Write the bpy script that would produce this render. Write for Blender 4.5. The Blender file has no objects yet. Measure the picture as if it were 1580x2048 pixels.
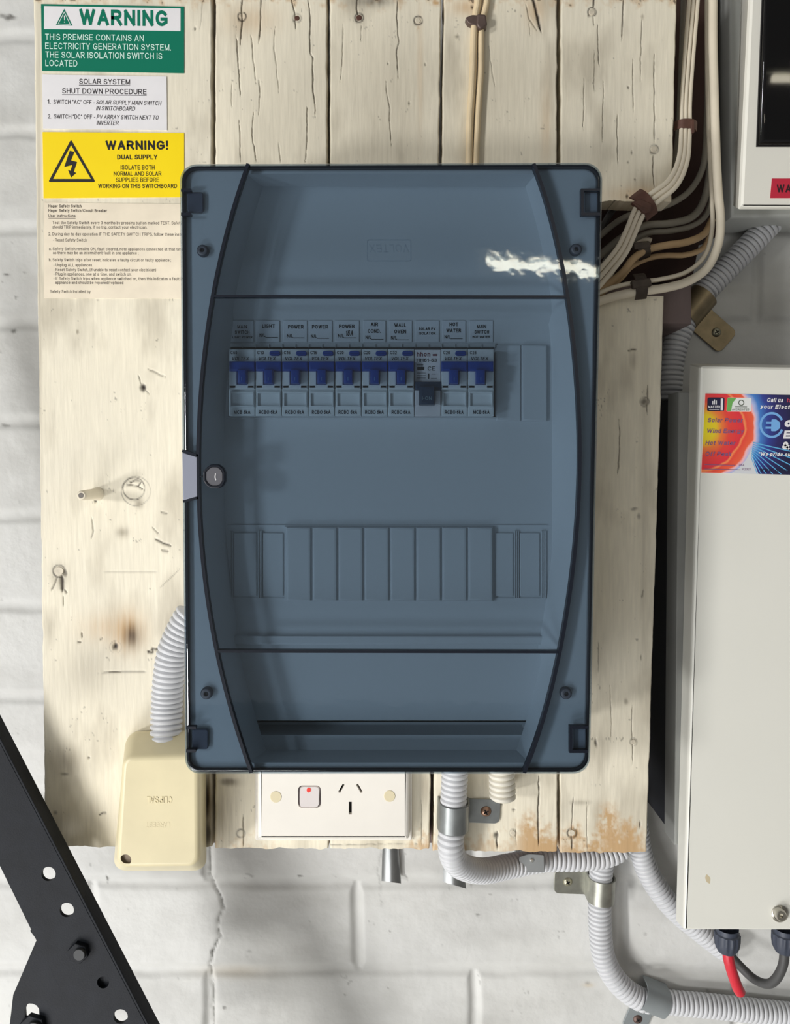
import bpy, bmesh, math, random
import numpy as np
from mathutils import Vector
from mathutils.geometry import tessellate_polygon

random.seed(7); np.random.seed(7)
SC = bpy.context.scene
COL = SC.collection

# ------------------------------------------------------------------ camera
F = 1580.0                      # focal length in pixels of the 1580 x 2048 frame
TH = math.atan(0.0637)          # camera looks down by 3.6 degrees
CT, ST = math.cos(TH), math.sin(TH)
CAMY, CAMZ = -0.70, 1.5
cam_data = bpy.data.cameras.new('camera')
cam = bpy.data.objects.new('camera', cam_data)
COL.objects.link(cam)
cam.location = (0, CAMY, CAMZ)
cam.rotation_euler = (math.pi / 2 - TH, 0, 0)
cam_data.sensor_fit = 'HORIZONTAL'
cam_data.sensor_width = 36.0
cam_data.lens = 36.0 * F / 1580.0
cam_data.clip_start = 0.01
SC.camera = cam

# ------------------------------------------------------------------ light
SC.view_settings.view_transform = 'Standard'
SC.view_settings.look = 'None'
SC.view_settings.gamma = 1.0
SC.view_settings.use_curve_mapping = False
SC.view_settings.exposure = -0.08

world = bpy.data.worlds.new('garage_surroundings')
SC.world = world
world.use_nodes = True
wn, wl = world.node_tree.nodes, world.node_tree.links
wn.clear()
w_out = wn.new('ShaderNodeOutputWorld')
w_bg = wn.new('ShaderNodeBackground')
w_tc = wn.new('ShaderNodeTexCoord')
w_dot = wn.new('ShaderNodeVectorMath'); w_dot.operation = 'DOT_PRODUCT'
w_dot.inputs[1].default_value = Vector((-0.62, -0.30, -0.72)).normalized()
w_ramp = wn.new('ShaderNodeValToRGB')
w_map = wn.new('ShaderNodeMapRange')
w_map.inputs['From Min'].default_value = -1.0
wl.new(w_tc.outputs['Generated'], w_dot.inputs[0])
wl.new(w_dot.outputs['Value'], w_map.inputs['Value'])
wl.new(w_map.outputs['Result'], w_ramp.inputs['Fac'])
wl.new(w_ramp.outputs['Color'], w_bg.inputs['Color'])
wl.new(w_bg.outputs['Background'], w_out.inputs['Surface'])
ce = w_ramp.color_ramp.elements
ce[0].position = 0.15; ce[0].color = (0.24, 0.235, 0.23, 1)
ce[1].position = 0.95; ce[1].color = (1.0, 1.0, 1.0, 1)
w_bg.inputs['Strength'].default_value = 0.38

def area_light(name, loc, target, sx, sy, power, color):
    d = bpy.data.lights.new(name, 'AREA')
    d.shape = 'RECTANGLE'; d.size = sx; d.size_y = sy
    d.energy = power; d.color = color
    o = bpy.data.objects.new(name, d); COL.objects.link(o)
    o.location = loc
    o.rotation_euler = (Vector(target) - Vector(loc)).to_track_quat('-Z', 'Y').to_euler()
    return o
area_light('daylight_from_door', (-2.75, -2.55, 1.72), (0.05, -0.1, 1.5), 0.40, 0.40, 50, (1.0, 0.99, 0.97))
area_light('daylight_from_door_low', (-2.45, -2.3, 0.45), (0.05, -0.1, 1.5), 0.40, 0.40, 44, (1.0, 0.99, 0.97))
area_light('added_floor_bounce', (-0.65, -1.05, 0.06), (0.0, 0.0, 1.2), 1.0, 0.8, 22, (0.985, 0.99, 1.0))  # added area light just above the floor, standing in for bounced daylight

# ------------------------------------------------------------------ helpers
def W(px, py, y):
    """the point of the plane Y = y that lies behind pixel (px, py)"""
    u, v = px - 790.0, py - 1024.0
    t = (y - CAMY) / (F * CT - v * ST)
    return Vector((t * u, y, CAMZ + t * (-v * CT - F * ST)))

def WA(px, py, y):
    u, v = px - 790.0, py - 1024.0
    t = (y - CAMY) / (F * CT - v * ST)
    return t * u, CAMZ + t * (-v * CT - F * ST)

def lin(c):
    return tuple(((x / 255.0) / 12.92 if x / 255.0 <= 0.04045 else ((x / 255.0 + 0.055) / 1.055) ** 2.4) for x in c)

MATS = {}
def mat(name, rgb, rough=0.5, metal=0.0, var=0.0, scale=40.0, bump=0.0, bscale=300.0, spec=0.5, stretch=None, coat=0.0):
    if name in MATS:
        return MATS[name]
    m = bpy.data.materials.new(name); m.use_nodes = True
    nt = m.node_tree; b = nt.nodes['Principled BSDF']
    c = lin(rgb)
    b.inputs['Base Color'].default_value = (*c, 1)
    b.inputs['Roughness'].default_value = rough
    b.inputs['Metallic'].default_value = metal
    b.inputs['Specular IOR Level'].default_value = spec
    if coat: b.inputs['Coat Weight'].default_value = coat
    tc = nt.nodes.new('ShaderNodeTexCoord')
    src = tc.outputs['Object']
    if stretch:
        mp = nt.nodes.new('ShaderNodeMapping'); mp.inputs['Scale'].default_value = stretch
        nt.links.new(src, mp.inputs['Vector']); src = mp.outputs['Vector']
    if var:
        n = nt.nodes.new('ShaderNodeTexNoise'); n.inputs['Scale'].default_value = scale
        n.inputs['Detail'].default_value = 6
        r = nt.nodes.new('ShaderNodeValToRGB')
        r.color_ramp.elements[0].position = 0.3; r.color_ramp.elements[1].position = 0.7
        r.color_ramp.elements[0].color = (*[x * (1 - var) for x in c], 1)
        r.color_ramp.elements[1].color = (*[min(1, x * (1 + var)) for x in c], 1)
        nt.links.new(src, n.inputs['Vector'])
        nt.links.new(n.outputs['Fac'], r.inputs['Fac'])
        nt.links.new(r.outputs['Color'], b.inputs['Base Color'])
    if bump:
        n2 = nt.nodes.new('ShaderNodeTexNoise'); n2.inputs['Scale'].default_value = bscale
        n2.inputs['Detail'].default_value = 4
        bp = nt.nodes.new('ShaderNodeBump'); bp.inputs['Strength'].default_value = bump
        bp.inputs['Distance'].default_value = 0.001
        nt.links.new(src, n2.inputs['Vector'])
        nt.links.new(n2.outputs['Fac'], bp.inputs['Height'])
        nt.links.new(bp.outputs['Normal'], b.inputs['Normal'])
    MATS[name] = m
    return m

def smoke_mat(name, tint, refl_rough=0.03, ior=1.45, wav=0.0):
    """clear tinted plastic: tint is what one surface lets through"""
    m = bpy.data.materials.new(name); m.use_nodes = True
    nt = m.node_tree; nt.nodes.clear()
    out = nt.nodes.new('ShaderNodeOutputMaterial')
    mix = nt.nodes.new('ShaderNodeMixShader')
    tr = nt.nodes.new('ShaderNodeBsdfTransparent'); tr.inputs['Color'].default_value = (*tint, 1)
    gl = nt.nodes.new('ShaderNodeBsdfGlossy'); gl.inputs['Roughness'].default_value = refl_rough
    gl.inputs['Color'].default_value = (1, 1, 1, 1)
    fr = nt.nodes.new('ShaderNodeFresnel')
    ge = nt.nodes.new('ShaderNodeNewGeometry'); mi = nt.nodes.new('ShaderNodeMapRange')   # the same reflectance on both sides of the sheet
    mi.inputs['To Min'].default_value = ior; mi.inputs['To Max'].default_value = 1.0 / ior
    nt.links.new(ge.outputs['Backfacing'], mi.inputs['Value']); nt.links.new(mi.outputs['Result'], fr.inputs['IOR'])
    if wav:
        tc = nt.nodes.new('ShaderNodeTexCoord')
        n = nt.nodes.new('ShaderNodeTexNoise'); n.inputs['Scale'].default_value = 90.0; n.inputs['Detail'].default_value = 2
        bp = nt.nodes.new('ShaderNodeBump'); bp.inputs['Strength'].default_value = wav; bp.inputs['Distance'].default_value = 0.001
        nt.links.new(tc.outputs['Object'], n.inputs['Vector'])
        nt.links.new(n.outputs['Fac'], bp.inputs['Height'])
        nt.links.new(bp.outputs['Normal'], gl.inputs['Normal'])
    nt.links.new(fr.outputs['Fac'], mix.inputs['Fac'])
    nt.links.new(tr.outputs['BSDF'], mix.inputs[1])
    nt.links.new(gl.outputs['BSDF'], mix.inputs[2])
    nt.links.new(mix.outputs['Shader'], out.inputs['Surface'])
    MATS[name] = m
    return m

def glow_mat(name, rgb, strength):
    m = bpy.data.materials.new(name); m.use_nodes = True
    b = m.node_tree.nodes['Principled BSDF']
    b.inputs['Base Color'].default_value = (*rgb, 1)
    b.inputs['Emission Color'].default_value = (*rgb, 1)
    b.inputs['Emission Strength'].default_value = strength
    return m

ORIGIN = {}
def tag(o, label=None, cat=None, group=None, kind=None):
    if label: o['label'] = label
    if cat: o['category'] = cat
    if group: o['group'] = group
    if kind: o['kind'] = kind
    return o

def thing(name, loc, label, cat, group=None):
    o = bpy.data.objects.new(name, None)
    o.empty_display_size = 0.02
    o.location = loc
    COL.objects.link(o)
    ORIGIN[o] = Vector(loc)
    return tag(o, label, cat, group)

def area2(l):
    return sum(l[i][0] * l[(i + 1) % len(l)][1] - l[(i + 1) % len(l)][0] * l[i][1] for i in range(len(l)))

def inset(loop, d):
    """loop of (x, z) offset inwards by d metres"""
    n = len(loop); s = 1.0 if area2(loop) > 0 else -1.0
    out = []
    for i in range(n):
        p0, p1, p2 = loop[i - 1], loop[i], loop[(i + 1) % n]
        a = Vector((p1[0] - p0[0], p1[1] - p0[1])); b = Vector((p2[0] - p1[0], p2[1] - p1[1]))
        if a.length < 1e-9: a = b.copy()
        if b.length < 1e-9: b = a.copy()
        a.normalize(); b.normalize()
        na = Vector((-a.y, a.x)) * s; nb = Vector((-b.y, b.x)) * s
        m = na + nb
        if m.length < 1e-6: m = na
        m.normalize()
        k = d / max(0.4, m.dot(na))
        out.append((p1[0] + m.x * k, p1[1] + m.y * k))
    return out

class MB:
    def __init__(self):
        self.v, self.f, self.mi = [], [], []
    def add(self, verts, faces, mi=0):
        o = len(self.v)
        self.v.extend([tuple(p) for p in verts])
        self.f.extend([tuple(i + o for i in f) for f in faces])
        self.mi.extend([mi] * len(faces))
        return self
    def cap(self, loops, y, mi=0):
        if len(loops) == 1:
            self.add([(p[0], y, p[1]) for p in loops[0]], [tuple(range(len(loops[0])))], mi)
        else:
            flat = [p for l in loops for p in l]
            tris = tessellate_polygon([[Vector((p[0], p[1], 0)) for p in l] for l in loops])
            self.add([(p[0], y, p[1]) for p in flat], tris, mi)
    def rings(self, rings, mi=0, closed=True):
        n = len(rings[0]); vs = [p for r in rings for p in r]; fs = []
        for k in range(len(rings) - 1):
            for i in range(n if closed else n - 1):
                j = (i + 1) % n
                fs.append((k * n + i, k * n + j, (k + 1) * n + j, (k + 1) * n + i))
        self.add(vs, fs, mi)
    def prism(self, loop, yf, yb, bev=0.0, holes=(), mi=0, back=True, seg=3):
        """solid between Y = yf (towards the camera) and yb; loops are lists of (x, z)"""
        rr = []
        if bev:
            for k in range(seg + 1):
                a = (math.pi / 2) * k / seg
                ins = bev * (1 - math.sin(a)); y = yf + bev * (1 - math.cos(a))
                rr.append((inset(loop, ins), y))
        else:
            rr.append((loop, yf))
        self.cap([rr[0][0]] + list(holes), yf, mi)
        rr.append((loop, yb))
        self.rings([[(p[0], y, p[1]) for p in l] for l, y in rr], mi)
        for h in holes:
            self.rings([[(p[0], yf, p[1]) for p in h], [(p[0], yb, p[1]) for p in h]], mi)
        if back:
            self.cap([loop] + list(holes), yb, mi)
        return self
    def loft(self, rows, mi=0, cap_first=True, cap_last=True):
        self.rings([[(p[0], y, p[1]) for p in l] for l, y in rows], mi)
        if cap_first: self.cap([rows[0][0]], rows[0][1], mi)
        if cap_last: self.cap([rows[-1][0]], rows[-1][1], mi)
        return self
    def box(self, x0, y0, x1, y1, yf, yb, bev=0.0, mi=0):
        return self.prism(quad(x0, y0, x1, y1, yf), yf, yb, bev, mi=mi, seg=2)
    def tube(self, pts, r, n=16, mi=0, caps=True, squash=None):
        """pts: list of Vector, r: number or list; squash = (wide, thin) factors"""
        m = len(pts)
        rs = r if hasattr(r, '__len__') else [r] * m
        tang = []
        for i in range(m):
            t = pts[min(i + 1, m - 1)] - pts[max(i - 1, 0)]
            tang.append(t.normalized())
        nrm = Vector((0, -1, 0))
        rings = []
        for i in range(m):
            t = tang[i]
            nrm = nrm - t * nrm.dot(t)
            if nrm.length < 1e-6: nrm = Vector((1, 0, 0)) - t * t.x
            nrm.normalize()
            b = t.cross(nrm)
            sa, sb = squash if squash else (1, 1)
            rings.append([tuple(pts[i] + (b * math.cos(2 * math.pi * k / n) * sa + nrm * math.sin(2 * math.pi * k / n) * sb) * rs[i]) for k in range(n)])
        self.rings(rings, mi)
        if caps:
            self.add(rings[0], [tuple(range(n))], mi); self.add(rings[-1], [tuple(range(n))], mi)
        return self
    def build(self, name, mats, parent=None, angle=35, smooth=True, root=None):
        if not isinstance(mats, (list, tuple)): mats = [mats]
        v = np.array(self.v, dtype=np.float64)
        if parent is not None:
            org = ORIGIN[parent]
        else:
            lo, hi = v.min(0), v.max(0)
            org = Vector(((lo[0] + hi[0]) / 2, hi[1], (lo[2] + hi[2]) / 2))
        me = bpy.data.meshes.new(name)
        me.from_pydata((v - np.array(org)).tolist(), [], self.f)
        for m in mats: me.materials.append(m)
        me.polygons.foreach_set('material_index', self.mi)
        bm = bmesh.new(); bm.from_mesh(me)
        bmesh.ops.remove_doubles(bm, verts=bm.verts, dist=1e-6)
        bmesh.ops.recalc_face_normals(bm, faces=bm.faces)
        bm.normal_update()
        lim = math.radians(angle)
        for f in bm.faces: f.smooth = smooth
        for e in bm.edges:
            if len(e.link_faces) == 2:
                a, b = e.link_faces
                if (abs(a.normal.y) > 0.99995) != (abs(b.normal.y) > 0.99995) or e.calc_face_angle(0.0) > lim: e.smooth = False
        bm.to_mesh(me); bm.free()
        o = bpy.data.objects.new(name, me)
        COL.objects.link(o)
        if parent is not None:
            o.parent = parent
            ORIGIN[o] = org
        else:
            o.location = org
            ORIGIN[o] = org
        return o

def quad(x0, y0, x1, y1, y):
    return [WA(x0, y0, y), WA(x1, y0, y), WA(x1, y1, y), WA(x0, y1, y)]

def poly(pts, y):
    return [WA(p[0], p[1], y) for p in pts]

def round_px(corners, r, n=7):
    """pixel polygon with rounded corners (r: radius or one per corner)"""
    out = []; k = len(corners)
    rs = r if hasattr(r, '__len__') else [r] * k
    for i in range(k):
        p0, p1, p2 = Vector(corners[i - 1]), Vector(corners[i]), Vector(corners[(i + 1) % k])
        a = (p0 - p1).normalized(); b = (p2 - p1).normalized(); rr = rs[i]
        if rr <= 0:
            out.append(tuple(p1)); continue
        for j in range(n + 1):
            t = j / n
            q = (p1 + a * rr) * (1 - t) ** 2 + p1 * (0.45 * 2 * t * (1 - t)) + p1 * (0.55 * 2 * t * (1 - t)) + (p1 + b * rr) * t ** 2
            ang = t * math.pi / 2
            c = p1 + a * rr + b * rr
            q2 = c - b * rr * math.cos(ang) - a * rr * math.sin(ang)
            out.append(tuple(q2))
    return out

def rrect(x0, y0, x1, y1, r, y, n=6):
    return poly(round_px([(x0, y0), (x1, y0), (x1, y1), (x0, y1)], r, n), y)

def circle_px(cx, cy, r, n=24, ry=None):
    ry = ry or r
    return [(cx + r * math.cos(2 * math.pi * k / n), cy + ry * math.sin(2 * math.pi * k / n)) for k in range(n)]

def disc(cx, cy, r, y, n=24):
    return poly(circle_px(cx, cy, r, n), y)

def spline(pts, step):
    """Catmull-Rom through Vectors, resampled evenly"""
    P = [pts[0] * 2 - pts[1]] + list(pts) + [pts[-1] * 2 - pts[-2]]
    dense = []
    for i in range(1, len(P) - 2):
        p0, p1, p2, p3 = P[i - 1], P[i], P[i + 1], P[i + 2]
        for k in range(24):
            t = k / 24
            dense.append(0.5 * ((2 * p1) + (p2 - p0) * t + (2 * p0 - 5 * p1 + 4 * p2 - p3) * t * t + (3 * p1 - p0 - 3 * p2 + p3) * t ** 3))
    dense.append(pts[-1].copy())
    d = np.array([tuple(p) for p in dense])
    s = np.concatenate([[0], np.cumsum(np.linalg.norm(np.diff(d, axis=0), axis=1))])
    n = max(2, int(round(s[-1] / step)) + 1)
    q = np.linspace(0, s[-1], n)
    return [Vector((np.interp(a, s, d[:, 0]), np.interp(a, s, d[:, 1]), np.interp(a, s, d[:, 2]))) for a in q]

def path(px, step=0.003):
    return spline([W(*p) for p in px], step)

# lettering: a plain grotesque drawn from strokes ------------------------------
def _arc(cx, cy, rx, ry, a0, a1, n=None):
    n = n or max(3, int(abs(a1 - a0) / 22))
    return [(cx + rx * math.cos(math.radians(a0 + (a1 - a0) * k / n)), cy + ry * math.sin(math.radians(a0 + (a1 - a0) * k / n))) for k in range(n + 1)]
def _S(w, h):
    return [_arc(w * .5, h * .75, w * .46, h * .25, 15, 90) + _arc(w * .5, h * .75, w * .46, h * .25, 90, 245)[1:] + _arc(w * .5, h * .26, w * .5, h * .26, 62, -165)]
X_ = 0.73
GL = {
 'A': (.74, [[(0, 0), (.37, 1), (.74, 0)], [(.15, .32), (.59, .32)]]),
 'B': (.66, [[(0, 0), (0, 1), (.36, 1)] + _arc(.36, .765, .25, .235, 80, -90) + [(0, .53)], [(.36, .53)] + _arc(.38, .265, .28, .265, 80, -90) + [(0, 0)]]),
 'C': (.74, [_arc(.39, .5, .39, .5, 38, 322)]),
 'D': (.72, [[(0, 0), (0, 1), (.3, 1)] + _arc(.3, .5, .42, .5, 75, -90) + [(0, 0)]]),
 'E': (.63, [[(.62, 1), (0, 1), (0, 0), (.63, 0)], [(0, .53), (.57, .53)]]),
 'F': (.58, [[(.58, 1), (0, 1), (0, 0)], [(0, .5), (.5, .5)]]),
 'G': (.78, [_arc(.4, .5, .4, .5, 40, 318) + [(.78, .2), (.78, .44), (.42, .44)]]),
 'H': (.70, [[(0, 0), (0, 1)], [(.7, 0), (.7, 1)], [(0, .53), (.7, .53)]]),
 'I': (0, [[(0, 0), (0, 1)]]),
 'J': (.48, [[(.48, 1), (.48, .28)] + _arc(.24, .26, .24, .26, -20, -175)]),
 'K': (.70, [[(0, 0), (0, 1)], [(.68, 1), (0, .36)], [(.24, .58), (.7, 0)]]),
 'L': (.54, [[(0, 1), (0, 0), (.54, 0)]]),
 'M': (.82, [[(0, 0), (0, 1), (.41, .04), (.82, 1), (.82, 0)]]),
 'N': (.70, [[(0, 0), (0, 1), (.7, 0), (.7, 1)]]),
 'O': (.80, [_arc(.4, .5, .4, .5, 90, 450)]),
 'P': (.66, [[(0, 0), (0, 1), (.38, 1)] + _arc(.38, .73, .28, .27, 75, -90) + [(0, .46)]]),
 'Q': (.80, [_arc(.4, .5, .4, .5, 90, 450), [(.46, .24), (.78, -.03)]]),
 'R': (.71, [[(0, 0), (0, 1), (.38, 1)] + _arc(.4, .74, .27, .26, 75, -90) + [(0, .48)], [(.36, .48), (.71, 0)]]),
 'S': (.66, _S(.66, 1)),
 'T': (.66, [[(0, 1), (.66, 1)], [(.33, 1), (.33, 0)]]),
 'U': (.70, [[(0, 1), (0, .36)] + _arc(.35, .35, .35, .35, 195, 345) + [(.7, .36), (.7, 1)]]),
 'V': (.72, [[(0, 1), (.36, 0), (.72, 1)]]),
 'W': (1.06, [[(0, 1), (.27, 0), (.53, .98), (.79, 0), (1.06, 1)]]),
 'X': (.70, [[(0, 0), (.7, 1)], [(0, 1), (.7, 0)]]),
 'Y': (.70, [[(0, 1), (.35, .44), (.7, 1)], [(.35, .44), (.35, 0)]]),
 'Z': (.64, [[(.02, 1), (.62, 1), (0, 0), (.64, 0)]]),
 'a': (.50, [[(.5, 0), (.5, .5)] + _arc(.25, .5, .25, .23, 10, 155), [(.5, .42), (.22, .4)] + _arc(.2, .2, .2, .2, 90, 270) + [(.34, .03), (.5, .16)]]),
 'b': (.52, [[(0, 0), (0, 1)], _arc(.26, .365, .26, .365, 180, 540)]),
 'c': (.48, [_arc(.26, .365, .26, .365, 42, 318)]),
 'd': (.52, [[(.52, 0), (.52, 1)], _arc(.26, .365, .26, .365, 0, 360)]),
 'e': (.52, [[(.02, .38), (.52, .38)] + _arc(.26, .365, .26, .365, 10, 318)]),
 'f': (.30, [[(.32, 1), (.22, 1), (.13, .88), (.13, 0)], [(0, .7), (.3, .7)]]),
 'g': (.52, [_arc(.26, .365, .26, .365, 0, 360), [(.52, .73), (.52, 0)] + _arc(.26, -.04, .26, .22, -10, -155)]),
 'h': (.50, [[(0, 0), (0, 1)], [(0, .44)] + _arc(.25, .46, .25, .27, 165, 10) + [(.5, .42), (.5, 0)]]),
 'i': (0, [[(0, 0), (0, .66)], [(0, 1.0), (0, 1.02)]]),
 'j': (.12, [[(.12, .73), (.12, -.14), (.04, -.25), (0, -.25)], [(.12, .93), (.12, .97)]]),
 'k': (.48, [[(0, 0), (0, 1)], [(.46, .73), (0, .28)], [(.18, .44), (.48, 0)]]),
 'l': (0, [[(0, 0), (0, 1)]]),
 'm': (.82, [[(0, 0), (0, .73)], [(0, .46)] + _arc(.205, .46, .205, .27, 160, 10) + [(.41, .42), (.41, 0)], [(.41, .46)] + _arc(.615, .46, .205, .27, 160, 10) + [(.82, .42), (.82, 0)]]),
 'n': (.50, [[(0, 0), (0, .73)], [(0, .44)] + _arc(.25, .46, .25, .27, 165, 10) + [(.5, .42), (.5, 0)]]),
 'o': (.54, [_arc(.27, .365, .27, .365, 90, 450)]),
 'p': (.52, [[(0, -.27), (0, .73)], _arc(.26, .365, .26, .365, 180, 540)]),
 'q': (.52, [[(.52, -.27), (.52, .73)], _arc(.26, .365, .26, .365, 0, 360)]),
 'r': (.30, [[(0, 0), (0, .73)], [(0, .42), (.06, .6), (.18, .7), (.3, .71)]]),
 's': (.46, _S(.46, .73)),
 't': (.30, [[(.13, .94), (.13, .1), (.2, .01), (.3, .01)], [(0, .7), (.3, .7)]]),
 'u': (.50, [[(0, .73), (0, .28)] + _arc(.25, .27, .25, .27, 195, 350) + [(.5, .32)], [(.5, .73), (.5, 0)]]),
 'v': (.50, [[(0, .73), (.25, 0), (.5, .73)]]),
 'w': (.74, [[(0, .73), (.19, 0), (.37, .7), (.55, 0), (.74, .73)]]),
 'x': (.50, [[(0, 0), (.5, .73)], [(0, .73), (.5, 0)]]),
 'y': (.50, [[(0, .73), (.25, .02)], [(.5, .73), (.24, -.06), (.16, -.24), (.03, -.25)]]),
 'z': (.46, [[(.02, .73), (.44, .73), (0, 0), (.46, 0)]]),
 '0': (.54, [_arc(.27, .5, .27, .5, 90, 450)]),
 '1': (.28, [[(.0, .78), (.28, 1), (.28, 0)]]),
 '2': (.54, [_arc(.27, .72, .26, .28, 165, -25) + [(0, 0), (.54, 0)]]),
 '3': (.54, [_arc(.26, .76, .25, .24, 160, -80) + _arc(.26, .27, .28, .27, 80, -165)]),
 '4': (.58, [[(.44, 0), (.44, 1), (0, .3), (.58, .3)]]),
 '5': (.54, [[(.5, 1), (.1, 1), (.04, .5)] + _arc(.26, .33, .28, .33, 120, -165)]),
 '6': (.54, [_arc(.27, .32, .27, .32, 180, 540), _arc(.36, .5, .36, .5, 60, 195)]),
 '7': (.54, [[(0, 1), (.54, 1), (.2, 0)]]),
 '8': (.54, [_arc(.27, .76, .23, .24, 90, 450), _arc(.27, .27, .27, .27, 90, 450)]),
 '9': (.54, [_arc(.27, .68, .27, .32, 0, 360), _arc(.18, .5, .36, .5, 15, -120)]),
 '.': (0, [[(0, 0), (0, .04)]]), ',': (.06, [[(.06, .04), (.0, -.14)]]), ':': (0, [[(0, 0), (0, .04)], [(0, .6), (0, .64)]]),
 ';': (.06, [[(.06, .04), (0, -.14)], [(.06, .6), (.06, .64)]]), '-': (.26, [[(0, .38), (.26, .38)]]), '/': (.30, [[(0, 0), (.3, 1)]]),
 '(': (.18, [_arc(.4, .4, .4, .64, 130, 230)]), ')': (.18, [_arc(-.22, .4, .4, .64, 50, -50)]), '!': (0, [[(0, 0), (0, .02)], [(0, .44), (0, 1)]]),
 '\u201c': (.22, [[(.0, .78), (.06, .98)], [(.16, .78), (.22, .98)]]), '\u201d': (.22, [[(.06, .98), (.0, .78)], [(.22, .98), (.16, .78)]]),
 '&': (.72, [[(.72, 0), (.16, .68)] + _arc(.33, .8, .19, .2, 200, -30) + [(.1, .42)] + _arc(.28, .26, .28, .26, 150, 320) + [(.68, .46)]]),
}
def _split(pts):
    """cut a polyline at its sharp corners; the flags say how far each end runs on"""
    out = []; cur = [pts[0]]; e0 = 1.0
    for i in range(1, len(pts) - 1):
        cur.append(pts[i])
        a = Vector(pts[i]) - Vector(pts[i - 1]); b = Vector(pts[i + 1]) - Vector(pts[i])
        if a.length > 1e-5 and b.length > 1e-5 and a.normalized().dot(b.normalized()) < -0.25:
            out.append((cur, e0, 0.9)); cur = [pts[i]]; e0 = 0.9
    cur.append(pts[-1]); out.append((cur, e0, 1.0))
    return out
def _stroke(pts, hw, e0=1.0, e1=1.0):
    """quads along a polyline, mitred, with square ends"""
    P = [Vector(p) for p in pts]
    Q = [P[0]]
    for p in P[1:]:
        if (p - Q[-1]).length > 1e-4: Q.append(p)
    P = Q
    closed = len(P) > 3 and (P[0] - P[-1]).length < 1e-3
    if not closed:
        P[0] = P[0] + (P[0] - P[1]).normalized() * hw * e0; P[-1] = P[-1] + (P[-1] - P[-2]).normalized() * hw * e1
    n = len(P); out = []
    for i in range(n):
        if closed and i in (0, n - 1):
            a = (P[-1] - P[-2]).normalized(); b = (P[1] - P[0]).normalized()
        else:
            a = (P[i] - P[i - 1]).normalized() if i else (P[1] - P[0]).normalized()
            b = (P[i + 1] - P[i]).normalized() if i < n - 1 else a
        na, nb = Vector((-a.y, a.x)), Vector((-b.y, b.x)); m = na + nb
        if m.length < 1e-5: m = na
        m.normalize(); k = hw / max(0.42, m.dot(na))
        out.append((P[i] + m * k, P[i] - m * k))
    return out
def text(mb, s, x0, base, x1, cap, y, bold=0.0, shear=0.0, rot=0.0, flip=False, mi=0, thick=0.00012, res=3):
    """writes s between pixels x0 and x1 with its baseline at pixel row `base` and capitals `cap` pixels high, on the plane y"""
    sw = 0.125 + bold * 3.0 if bold < 0.04 else 0.25
    hw = sw / 2
    x = 0.0; strips = []
    for ch in s:
        if ch == ' ': x += 0.38; continue
        w, st = GL.get(ch, GL['-'])
        for pts in st:
            kx = (w - sw * 0.5) / w if w else 1
            q = [(x + hw + px * kx, hw + py * (1 - sw)) for px, py in pts]
            for part, e0, e1 in _split(q): strips.append(_stroke(part, hw, e0, e1))
        x += (w - sw * 0.5 if w else 0) + sw + 0.17
    x -= 0.17
    if shear: strips = [[(a + Vector((a.y * shear, 0)), b + Vector((b.y * shear, 0))) for a, b in l] for l in strips]; x += shear
    wpx = W(x1, base, y).x - W(x0, base, y).x
    org = W(x0, base, y); k = wpx / x; kz = W(x0, base - cap, y).z - org.z
    c, sn = math.cos(rot), math.sin(rot)
    def place(p, yy):
        lx, lz = p.x * k, p.y * kz
        if flip: lx, lz = wpx - lx, kz - lz
        return (org.x + lx * c - lz * sn, yy, org.z + lx * sn + lz * c)
    for si, l in enumerate(strips):
        n = len(l)
        vs = [place(q, y - thick - 0.000007 * (si % 4)) for p in l for q in p]
        fs = [(2 * i, 2 * i + 1, 2 * i + 3, 2 * i + 2) for i in range(n - 1)]
        if thick > 0.0002:
            o2 = len(vs); vs += [place(q, y + 0.00002) for p in l for q in p]
            for i in range(n - 1):
                fs += [(2 * i, 2 * i + 2, o2 + 2 * i + 2, o2 + 2 * i), (2 * i + 1, 2 * i + 3, o2 + 2 * i + 3, o2 + 2 * i + 1)]
            fs += [(0, 1, o2 + 1, o2), (2 * n - 2, 2 * n - 1, o2 + 2 * n - 1, o2 + 2 * n - 2)]
        mb.add(vs, fs, mi)

def bar(mb, x0, y0, x1, y1, w, y, mi=0, thick=0.00012):
    """thin printed line between two pixels, w pixels wide"""
    a, b = Vector((x0, y0)), Vector((x1, y1)); d = (b - a).normalized(); n = Vector((-d.y, d.x)) * w / 2
    mb.prism(poly([a + n, b + n, b - n, a - n], y), y - thick, y + 0.00001, mi=mi)

# value noise for wear painting --------------------------------------------
def vnoise(x, y, seed=0):
    xi = np.floor(x).astype(np.int64); yi = np.floor(y).astype(np.int64)
    fx = x - xi; fy = y - yi
    fx = fx * fx * (3 - 2 * fx); fy = fy * fy * (3 - 2 * fy)
    def h(a, b):
        n = (a * 374761393 + b * 668265263 + seed * 974711) & 0x7fffffff
        n = ((n ^ (n >> 13)) * 1274126177) & 0x7fffffff
        n = n ^ (n >> 16)
        return (n & 0xffff) / 65535.0
    return (h(xi, yi) * (1 - fx) + h(xi + 1, yi) * fx) * (1 - fy) + (h(xi, yi + 1) * (1 - fx) + h(xi + 1, yi + 1) * fx) * fy

def fbm(x, y, seed=0, o=4):
    s = 0; a = 0.5
    for k in range(o):
        s = s + a * vnoise(x * 2 ** k, y * 2 ** k, seed + k); a *= 0.5
    return s / (1 - 0.5 ** o)

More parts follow.
